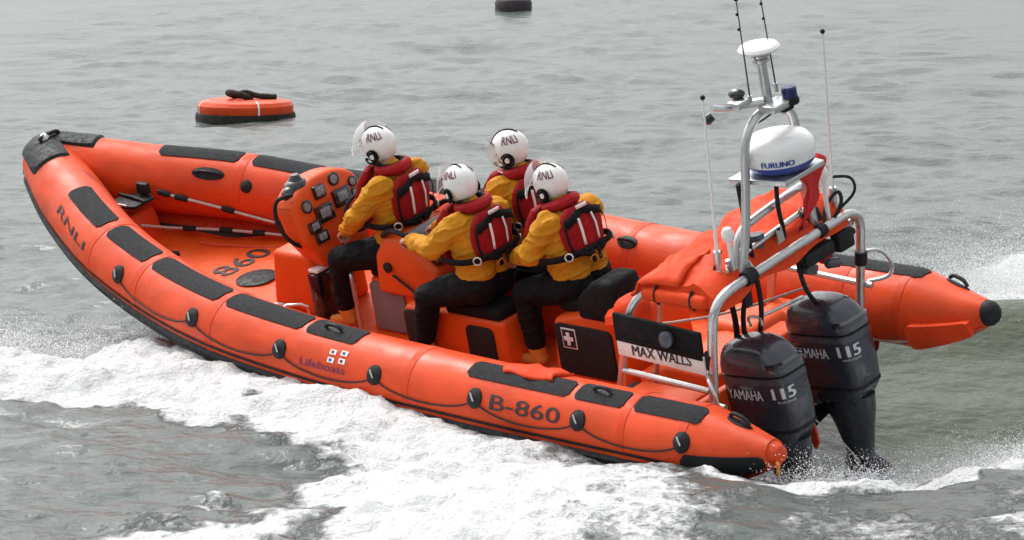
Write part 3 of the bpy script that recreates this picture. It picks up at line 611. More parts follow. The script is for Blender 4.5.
# ---- outboard motors
def cowl_sec(z):
    # returns x_front, x_back, half width, exponent
    K = [(-.36, .22, -.12, .105), (-.32, .26, -.17, .135), (-.24, .31, -.225, .165), (-.05, .335, -.235, .176), (.12, .34, -.225, .176), (.155, .34, -.22, .174), (.165, .325, -.215, .168), (.175, .34, -.23, .179),
         (.22, .34, -.21, .175), (.29, .32, -.16, .16), (.34, .28, -.10, .135), (.37, .20, -.03, .095), (.38, .12, .03, .05)]
    K = np.array(K); K[:, 3] *= .95; return [float(np.interp(z, K[:, 0], K[:, i])) for i in (1, 2, 3)]
TILT = R_(5)
def engine(y0, idx):
    def tf(p):
        p = np.asarray(p, float); c, s = math.cos(TILT), math.sin(TILT)
        x = p[..., 0]; z = p[..., 2]
        return np.stack([(x*c+(z)*s)*.97+.085, p[..., 1]+y0, (-x*s+z*c)], -1)
    def surf(z, ph, e=0.):
        xf, xb, hw = cowl_sec(z); cx_ = (xf+xb)/2; a = (xf-xb)/2+e; b = hw+e; n = 4.2
        c, s = math.cos(ph), math.sin(ph); r = (abs(c)**n+abs(s)**n)**(-1/n)
        return np.array([cx_+a*r*c*(1), b*r*s, z])
    def build(mb, name, m, par, **k):
        mb.v = [tf(v) for v in mb.v]; return mb.build(name, m, par, **k)
    # lower unit
    mb = MB(); G = []
    for z, xf, xb, hw in ((-.32, .2, -.14, .10), (-.42, .19, -.13, .085), (-.55, .16, -.10, .06), (-.74, .12, -.06, .045), (-.76, .12, -.07, .05), (-.80, .14, -.14, .055), (-.83, .16, -.18, .03), (-.86, .13, -.10, .04), (-.93, .2, -.14, .06), (-1.0, .16, -.12, .05), (-1.05, .06, -.06, .012), (-1.2, .02, -.10, .008)):
        ph = np.linspace(0, 2*np.pi, 24, endpoint=False)
        G.append([((xf+xb)/2-.02+(xf-xb)/2*1.28*math.cos(t), hw*1.25*math.sin(t), z) for t in ph])
    mb.grid(np.array(G), cv=True, caps=True); leg = build(mb, 'outboard_motor', 'engine', boat, auto=50)
    mb = MB(); ph = np.linspace(0, 2*np.pi, 40, endpoint=False)
    zs = [-.36, -.34, -.32, -.30, -.26, -.22, -.14, -.05, .04, .12, .15]
    mb.grid(np.array([[surf(z, t) for t in ph] for z in zs]), cv=True, caps=True); low = build(mb, 'cowling', 'engine', leg, auto=50)
    mb = MB(); zs = [.15, .158, .166]; mb.grid(np.array([[surf(.16, t, -.012)+[0, 0, z-.16] for t in ph] for z in zs]), cv=True); build(mb, 'cowling_seam', 'black', leg)
    mb = MB(); zs = [.166, .172, .19, .22, .25, .28, .31, .335, .355, .368, .376, .38]
    G = np.array([[surf(max(z, .176), t) for t in ph] for z in zs]); G[:, :, 2] = np.array(zs)[:, None]
    G[:, :, 2] += .03*(G[:, :, 0]-.05)*0
    mb.grid(G, cv=True, caps=True); top = build(mb, 'top_cover', 'engine', leg, auto=60)
    # raised lip / vent at the rear of the top cover
    mb = MB(); A = []
    for t in np.linspace(2.2, 4.1, 18): A.append([surf(.215, t, .012), surf(.232, t, .016), surf(.245, t, .003)])
    mb.grid(np.array(A)); build(mb, 'vent_lip', 'gloss', leg)
    # a lighter band below the seam
    mb = MB(); mb.grid(np.array([[surf(z, t, .003) for t in ph] for z in (.105, .12, .145)]), cv=True); build(mb, 'trim_band', 'enginegrey', leg)
    # skid line under the cowl
    mb = MB(); mb.grid(np.array([[surf(z, t, .004) for t in ph] for z in (-.235, -.225, -.215)]), cv=True); build(mb, 'lower_trim', 'black', leg)
    pt = np.linspace(0, 2*math.pi, 721); pc_ = np.array([surf(.03, t) for t in pt]); al_ = np.r_[0, np.cumsum(np.linalg.norm(np.diff(pc_, axis=0), axis=1))]; al_ -= np.interp(math.pi/2, pt, al_)
    def onc(s0, s1, z0, z1): return lambda u, v: tf(surf(z0+(z1-z0)*v, float(np.interp(s0+(s1-s0)*u, al_, pt)), .005))
    # port side ph=+90deg ; stern = 180deg
    lettering('YAMAHA', onc(-.20, .10, .0, .068), 'silver', low, bold=.05)
    lettering('115', onc(.185, .35, .01, .085), 'silver', low, bold=.11)
    lettering('FOUR STROKE', onc(.21, .345, -.018, -.004), 'silver', low)
    mb = MB(); mb.grid(np.array([[tf(surf(-.05-.012*math.sin(k*.3)+w_, R_(58+6*k), .006)) for w_ in (0, .006)] for k in range(9)])); mb.build('swoosh', 'maroon', low, smooth=False)
    # bracket to transom, tiller links
    mb = MB(); mb.box((.30, y0, -.22), (.16, .24, .34), .03); mb.box((.33, y0, -.02), (.1, .16, .12), .02); mb.build('clamp_bracket', 'enginegrey', leg)
engine(.34, 0); engine(-.35, 1)
mb = MB(); mb.tube([(.27, .18, .42), (.2, .0, .44), (.2, -.2, .42)], .012, 6, 1); mb.tube([(.2, .34, .44), (.26, .3, .48), (.2, .24, .46), (.16, .28, .42)], .01, 6, 2); mb.build('tie_bar', 'alu', boat)
mb = MB(); mb.prism([(.18, -.25), (.10, -.25), (.06, -.52), (.10, -.58), (.16, -.48)], 'y', .0, .02, .006); mb.build('trim_tab', 'hull', boat)
mb = MB(); mb.tube([(.1, .0, -.35), (.0, -.16, -.6), (-.02, -.25, -.75)], .006, 6); mb.build('safety_line', 'rope', boat)

# ------------------------------------------------------------------ crew
def person(J, label, head_yaw=0., head_pitch=0.):
    J = {k: np.array(v, float) for k, v in J.items()}
    prims = []   # (a, b, ra, rb, tag)
    def cap(a, b, ra, rb, t): prims.append((np.array(a, float), np.array(b, float), ra, rb, t))
    pel, neck = J['pelvis'], J['neck']; up = neck-pel; H = np.linalg.norm(up); up /= H
    sR, sL = J['shR'], J['shL']; lat = sL-sR; lat -= up*(lat@up); lat /= np.linalg.norm(lat); fwd = np.cross(lat, up)
    if fwd[0] < 0: fwd = -fwd
    Y, K, SK, BO_, EY = 'yellow', 'trouser', 'skin', 'boot', 'eye'
    for s in (-1, 1):
        cap(pel+lat*s*.085+up*.02, pel+lat*s*.08+up*.14, .125, .125, K if 0 else Y)
        cap(pel+lat*s*.085+up*.10, pel+lat*s*.105+up*H*.70, .14, .145, Y)
        cap(pel+lat*s*.10+up*H*.72, (sL if s > 0 else sR)-up*.02, .13, .098, Y)
        cap(pel+lat*s*.10-up*.03, pel+lat*s*.08+up*.03, .13, .13, K)
    cap(pel+up*.2+fwd*.03, pel+up*H*.7+fwd*.03, .13, .13, Y)
    cap(pel+up*H*.82, neck, .10, .07, Y)
    hd = J['head']; cap(neck, hd-np.array([0, 0, .06]), .062, .06, SK)
    # arms
    for s, k in ((1, 'L'), (-1, 'R')):
        sh, el, ha = J['sh'+k], J['el'+k], J['ha'+k]
        d = ha-el; d /= np.linalg.norm(d); wr = ha-d*.045
        cap(sh-up*.01, el, .098, .078, Y); cap(el, wr, .080, .050, Y); cap(wr-d*.01, wr+d*.03, .03, .028, SK)
        # hand: palm, four curled fingers and thumb
        side = np.cross(d, [0, 0, 1.]); side /= np.linalg.norm(side); dn = np.cross(side, d); 
        if dn[2] > 0: dn = -dn
        pc = wr+d*.07
        for q in np.linspace(-1, 1, 4):
            cap(wr+d*.03+side*q*.018, pc+side*q*.03, .017, .015, SK)
            L = [.040, .046, .043, .034][int(round((q+1)*1.5))]
            a0 = pc+side*q*.031; a1 = a0+d*L*.75+dn*L*.45; a2 = a1+dn*L*.8-d*L*.1; a3 = a2+dn*L*.2-d*L*.55
            cap(a0, a1, .0115, .0105, SK); cap(a1, a2, .0105, .0095, SK); cap(a2, a3, .0095, .0085, SK)
        th0 = wr+d*.025-side*s*.028; th1 = th0+d*.035-side*s*.022+dn*.012; th2 = th1+d*.028+dn*.018+side*s*.01
        cap(th0, th1, .0145, .0125, SK); cap(th1, th2, .0125, .0105, SK)
    # legs
    for s, k in ((1, 'L'), (-1, 'R')):
        hip = pel+lat*s*.11; kn_, ft = J['kn'+k], J['ft'+k]
        cap(hip, kn_, .135, .096, K); cap(kn_, ft+np.array([0, 0, .13]), .094, .074, K)
        an = ft+np.array([0, 0, .08]); cap(an, ft+np.array([-.02, 0, -.0]), .062, .05, BO_); cap(ft+np.array([-.03, 0, .0]), ft+np.array([.13, s*.02, -.015]), .048, .036, BO_)
    # head
    cy, sy = math.cos(head_yaw), math.sin(head_yaw); F = np.array([cy, sy, 0.]); F = F*math.cos(head_pitch)+np.array([0, 0, math.sin(head_pitch)]); Lh = np.array([-sy, cy, 0.]); Uh = np.cross(F, Lh)
    def hp(a, b, c): return hd+F*a+Lh*b+Uh*c
    cap(hp(-.03, 0, .03), hp(.02, 0, .03), .082, .08, SK); cap(hp(.025, 0, -.03), hp(.04, 0, -.085), .062, .038, SK); cap(hp(.0, .0, -.02), hp(.02, 0, -.05), .07, .06, SK)
    for s in (-1, 1): cap(hp(.06, s*.03, -.03), hp(.05, s*.035, -.05), .03, .026, SK)
    cap(hp(.095, 0, .012), hp(.118, 0, -.018), .011, .014, SK)
    for s in (-1, 1): cap(hp(.088, s*.03, .014), hp(.089, s*.034, .014), .011, .011, EY)
    cap(hp(.088, -.018, -.055), hp(.088, .018, -.055), .0105, .0105, 'lip')
    # mesh of all prims
    mb = MB()
    for a, b, ra, rb, t in prims:
        if np.linalg.norm(b-a) < 1e-4: b = a+np.array([1e-3, 0, 0])
        d = (b-a)/np.linalg.norm(b-a); u = np.cross(d, [0, 0, 1.]); u = u if np.linalg.norm(u) > .1 else np.cross(d, [0, 1., 0]); u /= np.linalg.norm(u); w_ = np.cross(d, u)
        rings = []
        for al in np.linspace(-90, 0, 6)[:]: 
            al = R_(max(al, -86)); rings.append((a+d*ra*math.sin(al), ra*math.cos(al)))
        for al in np.linspace(0, 90, 6): al = R_(min(al, 86)); rings.append((b+d*rb*math.sin(al), rb*math.cos(al)))
        ph = np.linspace(0, 2*np.pi, 16, endpoint=False)
        mb.grid(np.array([[c+r*(math.cos(t_)*u+math.sin(t_)*w_) for t_ in ph] for c, r in rings]), cv=True, caps=True)
    off = pel-up*.13
    o = mb.build('person', 'yellow', None, off)
    md = o.modifiers.new('r', 'REMESH'); md.mode = 'VOXEL'; md.voxel_size = .0075
    ms = o.modifiers.new('sm', 'SMOOTH'); ms.factor = .5; ms.iterations = 3
    bpy.context.view_layer.update(); dg = bpy.context.evaluated_depsgraph_get()
    me = bpy.data.meshes.new_from_object(o.evaluated_get(dg)); o.modifiers.clear(); old = o.data; o.data = me; bpy.data.meshes.remove(old)
    me.materials.clear(); names = ['yellow', 'trouser', 'skin', 'boot', 'eye', 'lip']
    for n in names: me.materials.append(M['maroon'] if n == 'lip' and False else M.get(n, M['skin']))
    nv = len(me.vertices); co = np.empty(nv*3); me.vertices.foreach_get('co', co); co = co.reshape(-1, 3)
    # cloth wrinkles
    npn = len(me.polygons); fc = np.empty(npn*3); me.polygons.foreach_get('center', fc); fc = fc.reshape(-1, 3)+off
    best = np.full(npn, 1e9); tg = np.zeros(npn, int)
    def sdist(P, a, b, ra, rb):
        ab = b-a; t = np.clip(((P-a)@ab)/(ab@ab+1e-9), 0, 1); return np.linalg.norm(P-a-t[:, None]*ab, axis=1)-(ra+(rb-ra)*t)
    for a, b, ra, rb, t in prims:
        d = sdist(fc, a, b, ra, rb)-(.004 if t in ('eye',) else 0); k = d < best; best[k] = d[k]; tg[k] = names.index(t)
    me.polygons.foreach_set('material_index', tg); me.polygons.foreach_set('use_smooth', np.ones(npn, bool))
    cw = co+off; best = np.full(nv, 1e9); cl_ = np.zeros(nv)
    for a, b, ra, rb, t in prims:
        d = sdist(cw, a, b, ra, rb); k = d < best; best[k] = d[k]; cl_[k] = 1. if t == 'yellow' else (.45 if t == 'trouser' else 0.)
    vn = np.empty(nv*3); me.vertices.foreach_get('normal', vn); vn = vn.reshape(-1, 3)
    s1 = 1-np.abs(2*fbm(cw[:, 0]*5+cw[:, 2]*14, cw[:, 1]*5+cw[:, 2]*6-cw[:, 0]*5, 1., 2, 5)-1)
    s2 = fbm(cw[:, 0]*20, cw[:, 1]*20+cw[:, 2]*22, 1., 2, 9)-.5
    co = co+vn*(cl_*((s1**3-.42)*.018+s2*.005))[:, None]
    me.vertices.foreach_set('co', co.ravel()); me.update()
    place(o, off); tag(o, label, 'person', 'crew members seated in the lifeboat')
    O = off
    # ---- helmet
    hc = hp(-.01, 0, .035); rx, ry, rz = .134, .116, .134
    def hs_(az, el, e=0.):   # az from front toward port, degrees
        a, b = R_(az), R_(el); return hc+F*(rx+e)*math.cos(b)*math.cos(a)+Lh*(ry+e)*math.cos(b)*math.sin(a)+Uh*(rz+e)*math.sin(b)
    hb = MB(); P = []
    for az in np.linspace(0, 360, 49)[:-1]:
        fz = abs(((az+180) % 360)-180)   # 0 front ..180 back
        lo = 24 if fz < 48 else (24-(fz-48)/20*78 if fz < 68 else (-54 if fz < 120 else -54))
        P.append([hs_(az, lo+(88-lo)*t) for t in np.linspace(0, 1, 16)])
    hb.grid(np.array(P), cu=True); P2 = np.array([p_[-1] for p_ in P]); hb.add(P2, [tuple(range(len(P2)))])
    hel = hb.build('helmet', 'white', o, O); m_ = hel.modifiers.new('s', 'SOLIDIFY'); m_.thickness = .02; m_.offset = -1
    # black edge trim over the crown and browline
    tb_ = MB(); tb_.tube([hs_(0, e_, .003) for e_ in np.linspace(26, 90, 14)]+[hs_(180, e_, .003) for e_ in np.linspace(86, 55, 6)], .006, 6)
    tb_.tube([hs_(a_, 25, .003) for a_ in np.linspace(-50, 50, 14)], .009, 6); tb_.build('helmet_trim', 'strap', hel, O)
    lettering('RNLI', lambda u, v: hs_(82+58*u, 25+27*v, .004), 'maroon', hel, O, bold=.03)
    lettering('RNLI', lambda u, v: hs_(-84-54*(1-u), 26+24*v, .004), 'maroon', hel, O, bold=.03)
    for s in (1, -1):
        c = hs_(s*92, -22, .002); n_o = Lh*s
        e1 = MB(); e1.lathe([(.036, 0), (.038, .012), (.028, .02), (.024, .012), (.002, .012)], c, n_o, 18); ear = e1.build('earphone', 'strap', hel, O)
        e2 = MB(); e2.lathe([(.020, .012), (.018, .022), (.012, .024), (.002, .02)], c, n_o, 14); e2.build('earphone_cap', 'reflect', ear, O)
        if s > 0:
            e4 = MB(); e4.tube([c+n_o*.01+1.3*(.036*(math.cos(t)*F+math.sin(t)*Uh)) for t in np.linspace(.3, 5.2, 14)], .006, 6); e4.build('ear_cable', 'strap', ear, O)
            e5 = MB(); e5.tube([hs_(70, -50, .002), hp(.05, .06, -.09), hp(.07, .0, -.115), hp(.05, -.06, -.09), hs_(-70, -50, .002)], .007, 6, 2); e5.build('chin_strap', 'strap', hel, O)
            e3 = MB(); e3.tube([c+n_o*.015+Uh*.03-F*.02, c+n_o*.02-Uh*.01-F*.035, c+n_o*.01-Uh*.045+F*.0, hp(.06, .085, -.075), hp(.115, .03, -.065)], .008, 6, 2); e3.ball(hp(.12, .02, -.062), .014, 8, 6); e3.build('microphone', 'strap', ear, O)
    # raised clear visor
    vb = MB(); P = []
    for az in np.linspace(-68, 68, 19):
        P.append([hc+F*((rx+.045)*math.cos(R_(el))*math.cos(R_(az)))+Lh*((ry+.022)*math.cos(R_(el)*.4)*math.sin(R_(az)))+Uh*((rz+.045)*math.sin(R_(el))) for el in np.linspace(-52, 26, 10)])
    P = np.array(P); piv = hc-F*.0+Uh*.02; va = J.get('visor', np.array(0.)) ; va = float(np.atleast_1d(va)[0])
    rel = P-piv; a_ = rel@F; b_ = rel@Uh; c_ = math.cos(va); s_2 = math.sin(va)
    P = P-(a_[..., None]*F+b_[..., None]*Uh)+((a_*c_-b_*s_2)[..., None]*F+(a_*s_2+b_*c_)[..., None]*Uh)
    vb.grid(P); v_ = vb.build('visor', 'visor', hel, O)
    ve = MB(); ve.tube(P[:, 0], .0035, 5); ve.tube(P[0, :], .0035, 5); ve.tube(P[-1, :], .0035, 5); ve.build('visor_rim', 'reflect', v_, O)
    # ---- life jacket
    def tor(a, h, e=0.):     # a: degrees from the back centre toward port; h: 0 pelvis .. 1 neck
        hw = float(np.interp(h, [.2, .45, .7, .85, 1.0, 1.1], [.24, .25, .262, .235, .15, .10])); dp = float(np.interp(h, [.2, .45, .7, .85, 1.0, 1.1], [.165, .17, .175, .16, .118, .09]))
        c, s = math.cos(R_(a)), math.sin(R_(a)); n = 2.5; r = (abs(c)**n+abs(s)**n)**(-1/n)
        return pel+up*h*H+fwd*.012-fwd*(dp+e)*r*c+lat*(hw+e)*r*s
    lj = MB()
    P = np.array([[tor(a, h, .010*math.sin(3.14*(a+36)/72)+.005*math.sin(a*.3+h*20)) for a in np.linspace(-1, 1, 16)*(46*(1-.42*abs((h-.67)/.31)**3.5))] for h in np.linspace(.37, .97, 14)])
    lj.grid(P); jac = lj.build('life_jacket', 'red', o, O, auto=0); m_ = jac.modifiers.new('s', 'SOLIDIFY'); m_.thickness = .028; m_.offset = .2
    m2_ = jac.modifiers.new('b', 'SUBSURF'); m2_.levels = 1; m2_.render_levels = 1
    for s in (1, -1):
        fp = MB(); P = np.array([[tor(180-s*a, h, .02) for a in np.linspace(6, 48, 10)] for h in np.linspace(.34, .98, 12)]); fp.grid(P); f_ = fp.build('front_panel', 'red', jac, O, auto=0); q_ = f_.modifiers.new('s', 'SOLIDIFY'); q_.thickness = .05; q_.offset = .5
    # collar
    co_ = MB(); cpnt = [neck+up*(.0+.02*(0.5+.5*math.cos(t)))*1.0+fwd*(.01-.098*math.cos(t))+lat*.112*math.sin(t) for t in np.linspace(0, 2*np.pi, 24, endpoint=False)]
    co_.tube(cpnt, [.033+.011*math.cos(t) for t in np.linspace(0, 2*np.pi, 24, endpoint=False)], 10, closed=True); co_.build('collar', 'red', jac, O)
    cb = MB(); cb.tube([neck+up*(.035+.01*math.cos(t))+fwd*(.012-.085*math.cos(t))+lat*.092*math.sin(t) for t in np.linspace(0, 2*np.pi, 20, endpoint=False)], .018, 8, closed=True); cb.build('collar_lining', 'strap', jac, O)
    def band(path, wd, m, name, e=.045, along=None):
        b_2 = MB(); P = []
        pp_ = [np.array(p_, float) for p_ in path]
        for i in range(len(pp_)):
            d_ = pp_[min(i+1, len(pp_)-1)]-pp_[max(i-1, 0)]; nn = np.array([-d_[1]*400, d_[0]/400*1.0])
            d3 = tor(*pp_[min(i+1, len(pp_)-1)], e)-tor(*pp_[max(i-1, 0)], e); c0 = tor(*pp_[i], e); nr = c0-(pel+up*((c0-pel)@up)); sd_ = np.cross(d3, nr); sd_ /= np.linalg.norm(sd_)+1e-9
            P.append([c0-sd_*wd/2, c0+sd_*wd/2])
        b_2.grid(np.array(P)); x_ = b_2.build(name, m, jac, O); q_ = x_.modifiers.new('s', 'SOLIDIFY'); q_.thickness = .006; return x_
    for s in (1, -1):
        band([(s*13, h) for h in np.linspace(.50, .84, 8)], .018, 'reflect', 'reflective_stripe', .050)
        band([(s*9+s*26*t, .36+.1*t) for t in np.linspace(0, 1, 6)], .03, 'strap', 'webbing', .052)
        band([(s*6, h) for h in np.linspace(.25, .42, 5)], .03, 'strap', 'webbing', .054)
    band([(a, .43) for a in np.linspace(-180, 180, 60)], .045, 'strap', 'waist_belt', .048)
    band([(a, .925-.0035*abs(a)) for a in np.linspace(-34, 34, 16)], .06, 'strap', 'yoke', .052)
    for s in (1, -1): band([(s*36*(1-.42*abs((h-.67)/.31)**3.5), h) for h in np.linspace(.44, .88, 9)], .018, 'strap', 'webbing', .046)
    band([(a, .965) for a in np.linspace(-12, 12, 6)], .026, 'reflect', 'yoke_patch', .075)
    for s in (1, -1):
        bk = MB(); c0 = tor(s*42, .43, .06); ax_ = c0-(pel+up*.43*H); ax_ /= np.linalg.norm(ax_); u_ = np.cross(ax_, up); 
        bk.tube([c0+.027*(math.cos(t)*u_+math.sin(t)*up) for t in np.linspace(0, 2*np.pi, 16, endpoint=False)], .006, 6, closed=True); bk.build('buckle', 'alu', jac, O)
    # orange inflation cord
    cd = MB(); cd.tube([tor(14, .30, .05), tor(6, .36, .06), tor(0, .28, .05), tor(-8, .22, .04), tor(-4, .3, .055)], .004, 5, 2); cd.build('toggle_cord', 'boot', jac, O)
    return o
person(dict(head=(3.77, -.0, 1.125), neck=(3.66, 0, 1.0), pelvis=(3.70, 0, .40), shL=(3.62, .20, .93), shR=(3.65, -.19, .91), elL=(3.80, .30, .72), elR=(3.85, -.34, .72), haL=(4.13, .16, .50), haR=(4.16, -.30, .55), knL=(4.13, .25, .33), knR=(4.15, -.25, .33), ftL=(4.17, .25, -.15), ftR=(4.2, -.25, -.14), visor=1.0),
       'seated helmsman in mustard jacket and white helmet steering at the orange console', R_(12), -.14)
person(dict(head=(2.69, .3, 1.075), neck=(2.60, .3, .965), pelvis=(2.60, .3, .42), shL=(2.60, .49, .89), shR=(2.60, .11, .87), elL=(2.81, .56, .71), elR=(2.86, .02, .68), haL=(3.26, .36, .64), haR=(3.25, .1, .64), knL=(3.0, .51, .31), knR=(3.0, .08, .33), ftL=(3.10, .52, -.15), ftR=(3.1, .06, -.16), visor=.85),
       'near-side crew member in white helmet gripping the second console, directly behind the helmsman', R_(-14), -.24)
person(dict(head=(2.77, -.3, 1.10), neck=(2.70, -.3, .97), pelvis=(2.68, -.3, .43), shL=(2.74, -.11, .90), shR=(2.66, -.49, .87), elL=(2.88, -.06, .68), elR=(2.85, -.56, .68), haL=(3.24, -.14, .62), haR=(3.22, -.44, .62), knL=(3.05, -.09, .33), knR=(3.05, -.53, .33), ftL=(3.1, -.07, -.16), ftR=(3.1, -.53, -.16), visor=.05),
       'far-side crew member half hidden behind two others, visor down on white helmet', R_(25), -.06)
person(dict(head=(2.11, .02, 1.045), neck=(2.02, .04, .945), pelvis=(1.93, .05, .40), shL=(1.98, .24, .88), shR=(1.97, -.16, .85), elL=(2.10, .33, .68), elR=(2.2, -.26, .66), haL=(2.44, .17, .54), haR=(2.46, -.12, .56), knL=(2.28, .27, .34), knR=(2.28, -.2, .34), ftL=(2.27, .27, -.15), ftR=(2.3, -.2, -.16), visor=.75),
       'rearmost crew member in white helmet seated against the black backrest', R_(6), -.10)

# ------------------------------------------------------------------ floating objects behind
def wobj(mb, name, m, parent=None, **k): return mb.build(name, m, parent, **k)
ring = bpy.data.objects.new('mooring_float', None); COL.objects.link(ring); ring.location = (-3.60, 49.6, 0)
tag(ring, 'low round orange mooring float with dark tyre on top, floating beyond the bow', 'buoy')
mb = MB(); th = np.linspace(0, 2*np.pi, 56, endpoint=False)
mb.lathe([(.5, .02), (.61, .03), (.648, .10), (.648, .19), (.61, .24), (.50, .262), (.01, .265)], (0, 0, 0), n=48); mb.build('float_body', 'tube', ring)
mb = MB(); mb.lathe([(.55, -.2), (.66, -.1), (.68, .03), (.67, .085), (.60, .10)], (0, 0, 0), n=48); mb.build('fender', 'slime', ring)
mb = MB()
for a in (-2.75, -1.22, .3, 1.8):
    mb.grid(np.array([[(r*math.cos(a+d_), r*math.sin(a+d_), z) for d_ in (-.02, .02)] for r, z in ((.655, .05), (.655, .1), (.655, .19), (.616, .245), (.50, .268))]))
mb.build('band', 'reflect', ring)
mb = MB(); th = np.linspace(0, 2*np.pi, 20, endpoint=False); mb.tube([(-.08+.15*math.cos(t), .15*math.sin(t), .31+.05*math.cos(t+2.5)) for t in th], .045, 8, closed=True)
mb.tube([(-.1, 0, .32), (.0, -.04, .37), (.15, -.02, .31), (.3, 0, .30), (.42, .02, .29)], .04, 8, 2); mb.build('tyre', 'slime', ring)
bu = bpy.data.objects.new('mooring_buoy', None); COL.objects.link(bu); bu.location = (.03, 77.5, 0)
tag(bu, 'small dark drum shaped buoy cut off by the top edge, far out', 'buoy')
mb = MB(); mb.lathe([(.34, -.2), (.385, -.1), (.39, .18), (.36, .24), (.28, .27)], (0, 0, 0), n=28); mb.build('float_body', 'darkbuoy', bu)
mb = MB(); mb.lathe([(.27, .26), (.27, .36), (.2, .42), (.05, .45)], (0, 0, 0), n=24); mb.build('top_drum', 'darkbuoy', bu)

# ------------------------------------------------------------------ sea
POL = {
'dense': [(-4.4, 27.0), (-3.3, 27.1), (-2.74, 27.3), (-2.35, 27.8), (-1.59, 27.3), (-.8, 26.2), (-.28, 24.4), (.31, 23.4), (.79, 22.3), (.48, 18.5), (-1.0, 18.5), (-1.26, 21.59), (-1.25, 22.43), (-1.16, 23.15), (-1.58, 23.72), (-1.79, 24.32), (-2.27, 24.87), (-2.89, 24.87), (-4.4, 24.9), (-7, 24.0), (-9, 25.5)],
'mid': [(-.28, 24.32), (.57, 23.53), (1.17, 22.68), (1.52, 18.5), (-.18, 18.5)],
'bl': [(-2.7, 20.9), (-2.4, 21.6), (-1.24, 21.5), (-.83, 18.5), (-2.26, 18.5)],
'stern': [(1.12, 22.75), (1.66, 22.47), (2.11, 22.68), (2.84, 23.04), (3.61, 23.49), (5.5, 24.4), (5.4, 23.4), (3.47, 22.54), (2.35, 21.99), (1.74, 21.86), (1.16, 22.33)],
'streak': [(1.14, 22.09), (2.33, 21.76), (3.42, 22.26), (5, 22.6), (5, 18.5), (1.25, 18.5)],
'engine': [(1.68, 23.72), (2.5, 24.3), (3.4, 24.0), (3.2, 22.9), (2.09, 22.43), (1.65, 22.33)],
'behind': [(2.9, 28.0), (4.6, 27.9), (7.5, 28.6), (7.5, 36.), (4.9, 35.0), (3.5, 31.2), (2.8, 29.0)],
}
def sdpoly(X, Y, poly):
    p = np.array(poly); n = len(p); d = np.full(X.shape, 1e9); ins = np.zeros(X.shape, bool)
    for i in range(n):
        a, b = p[i], p[(i+1) % n]; ex, ey = b-a; wx, wy = X-a[0], Y-a[1]
        t = np.clip((wx*ex+wy*ey)/(ex*ex+ey*ey), 0, 1); d = np.minimum(d, (wx-ex*t)**2+(wy-ey*t)**2)
        c = ((a[1] <= Y) & (b[1] > Y)) | ((b[1] <= Y) & (a[1] > Y))
        with np.errstate(divide='ignore', invalid='ignore'): xi = a[0]+(Y-a[1])/(b[1]-a[1]+1e-12)*(b[0]-a[0])
        ins ^= c & (X < xi)
    d = np.sqrt(d); return np.where(ins, d, -d)
def foamfield(X, Y):
    wx = X+(fbm(X, Y, .9, 4, 3)-.5)*.9+(fbm(X, Y, 4, 3, 33)-.5)*.25; wy = Y+(fbm(X, Y, .9, 4, 8)-.5)*1.6+(fbm(X, Y, 4, 3, 38)-.5)*.5
    F = np.zeros(X.shape)
    for k, inten, soft in (('dense', 1.06, .35), ('mid', .78, .6), ('bl', .95, .3), ('stern', 1.0, .30), ('streak', .52, .5), ('engine', .85, .4), ('behind', 1.0, .5)):
        s = sdpoly(wx, wy, POL[k]); F = np.maximum(F, inten*np.clip(.5+s/soft/2, 0, 1))
    F = F*(1+.45*(fbm(X*1.1+.4*Y, Y*.7, 1.3, 4, 51)-.52)-.12*np.clip((23.6-Y)/2.5, 0, 1)*(X < 1.4))
    return F
def height(X, Y, F):
    h = np.zeros(X.shape); r2 = np.random.default_rng(5)
    far = np.clip((Y-26)/20, 0, 1)
    for i in range(46):
        lam = .28*1.085**i*1.0; k = 2*math.pi/lam; a = r2.normal(0, .75)+1.65; ph = r2.uniform(0, 6.28)
        amp = .0072*lam**.62*(1 if lam < 6 else .8)
        q = k*(X*math.cos(a)+Y*math.sin(a))+ph
        mod = .5+.9*vnoise(X*math.sin(a)/lam*.45+Y*math.cos(a)/lam*.45+i*3.1, Y/lam*.35+X/lam*.2, i)
        h += amp*mod*(np.sin(q)+.25*np.sin(2*q+1.57))
    h *= 1-.25*far
    calm = np.clip(.5+sdpoly(X, Y, [(1.6, 23.4), (2.8, 23.3), (6, 25), (7, 28), (2.6, 28.2), (1.6, 26)])/1.2, 0, 1); h *= 1-.8*calm
    # ridge thrown up astern on the far side, with the hollow the hull leaves behind
    rx_, ry_ = X-2.3, Y-27.3
    along = np.clip((X-1.4)/1.2, 0, 1); rid = np.exp(-((ry_-.10*rx_)/.65)**2)*along
    h += .42*rid
    h -= .34*np.exp(-((Y-(24.7+.12*(X-2)))/1.0)**2)*np.clip((X-1.2)/1.4, 0, 1)
    h += .07*np.exp(-((Y-(22.7+.35*(X-2.4)))/.35)**2)*np.clip((X-2.4)/.8, 0, 1)
    h -= .44*np.exp(-((X-2.3)/.85)**2-((Y-23.55)/.95)**2)
    # bow wave peeled off to port
    d = sdpoly(X, Y, POL['dense']); h += .17*np.clip(d/.6, 0, 1)*np.clip((Y-24.3)/1.5, 0, 1)
    h += F*(.19*(fbm(X, Y, 1.9, 5, 21, .6)-.42)+.07*(fbm(X, Y, 8, 3, 25, .65)-.45))*np.clip(F*1.4, 0, 1)
    return h
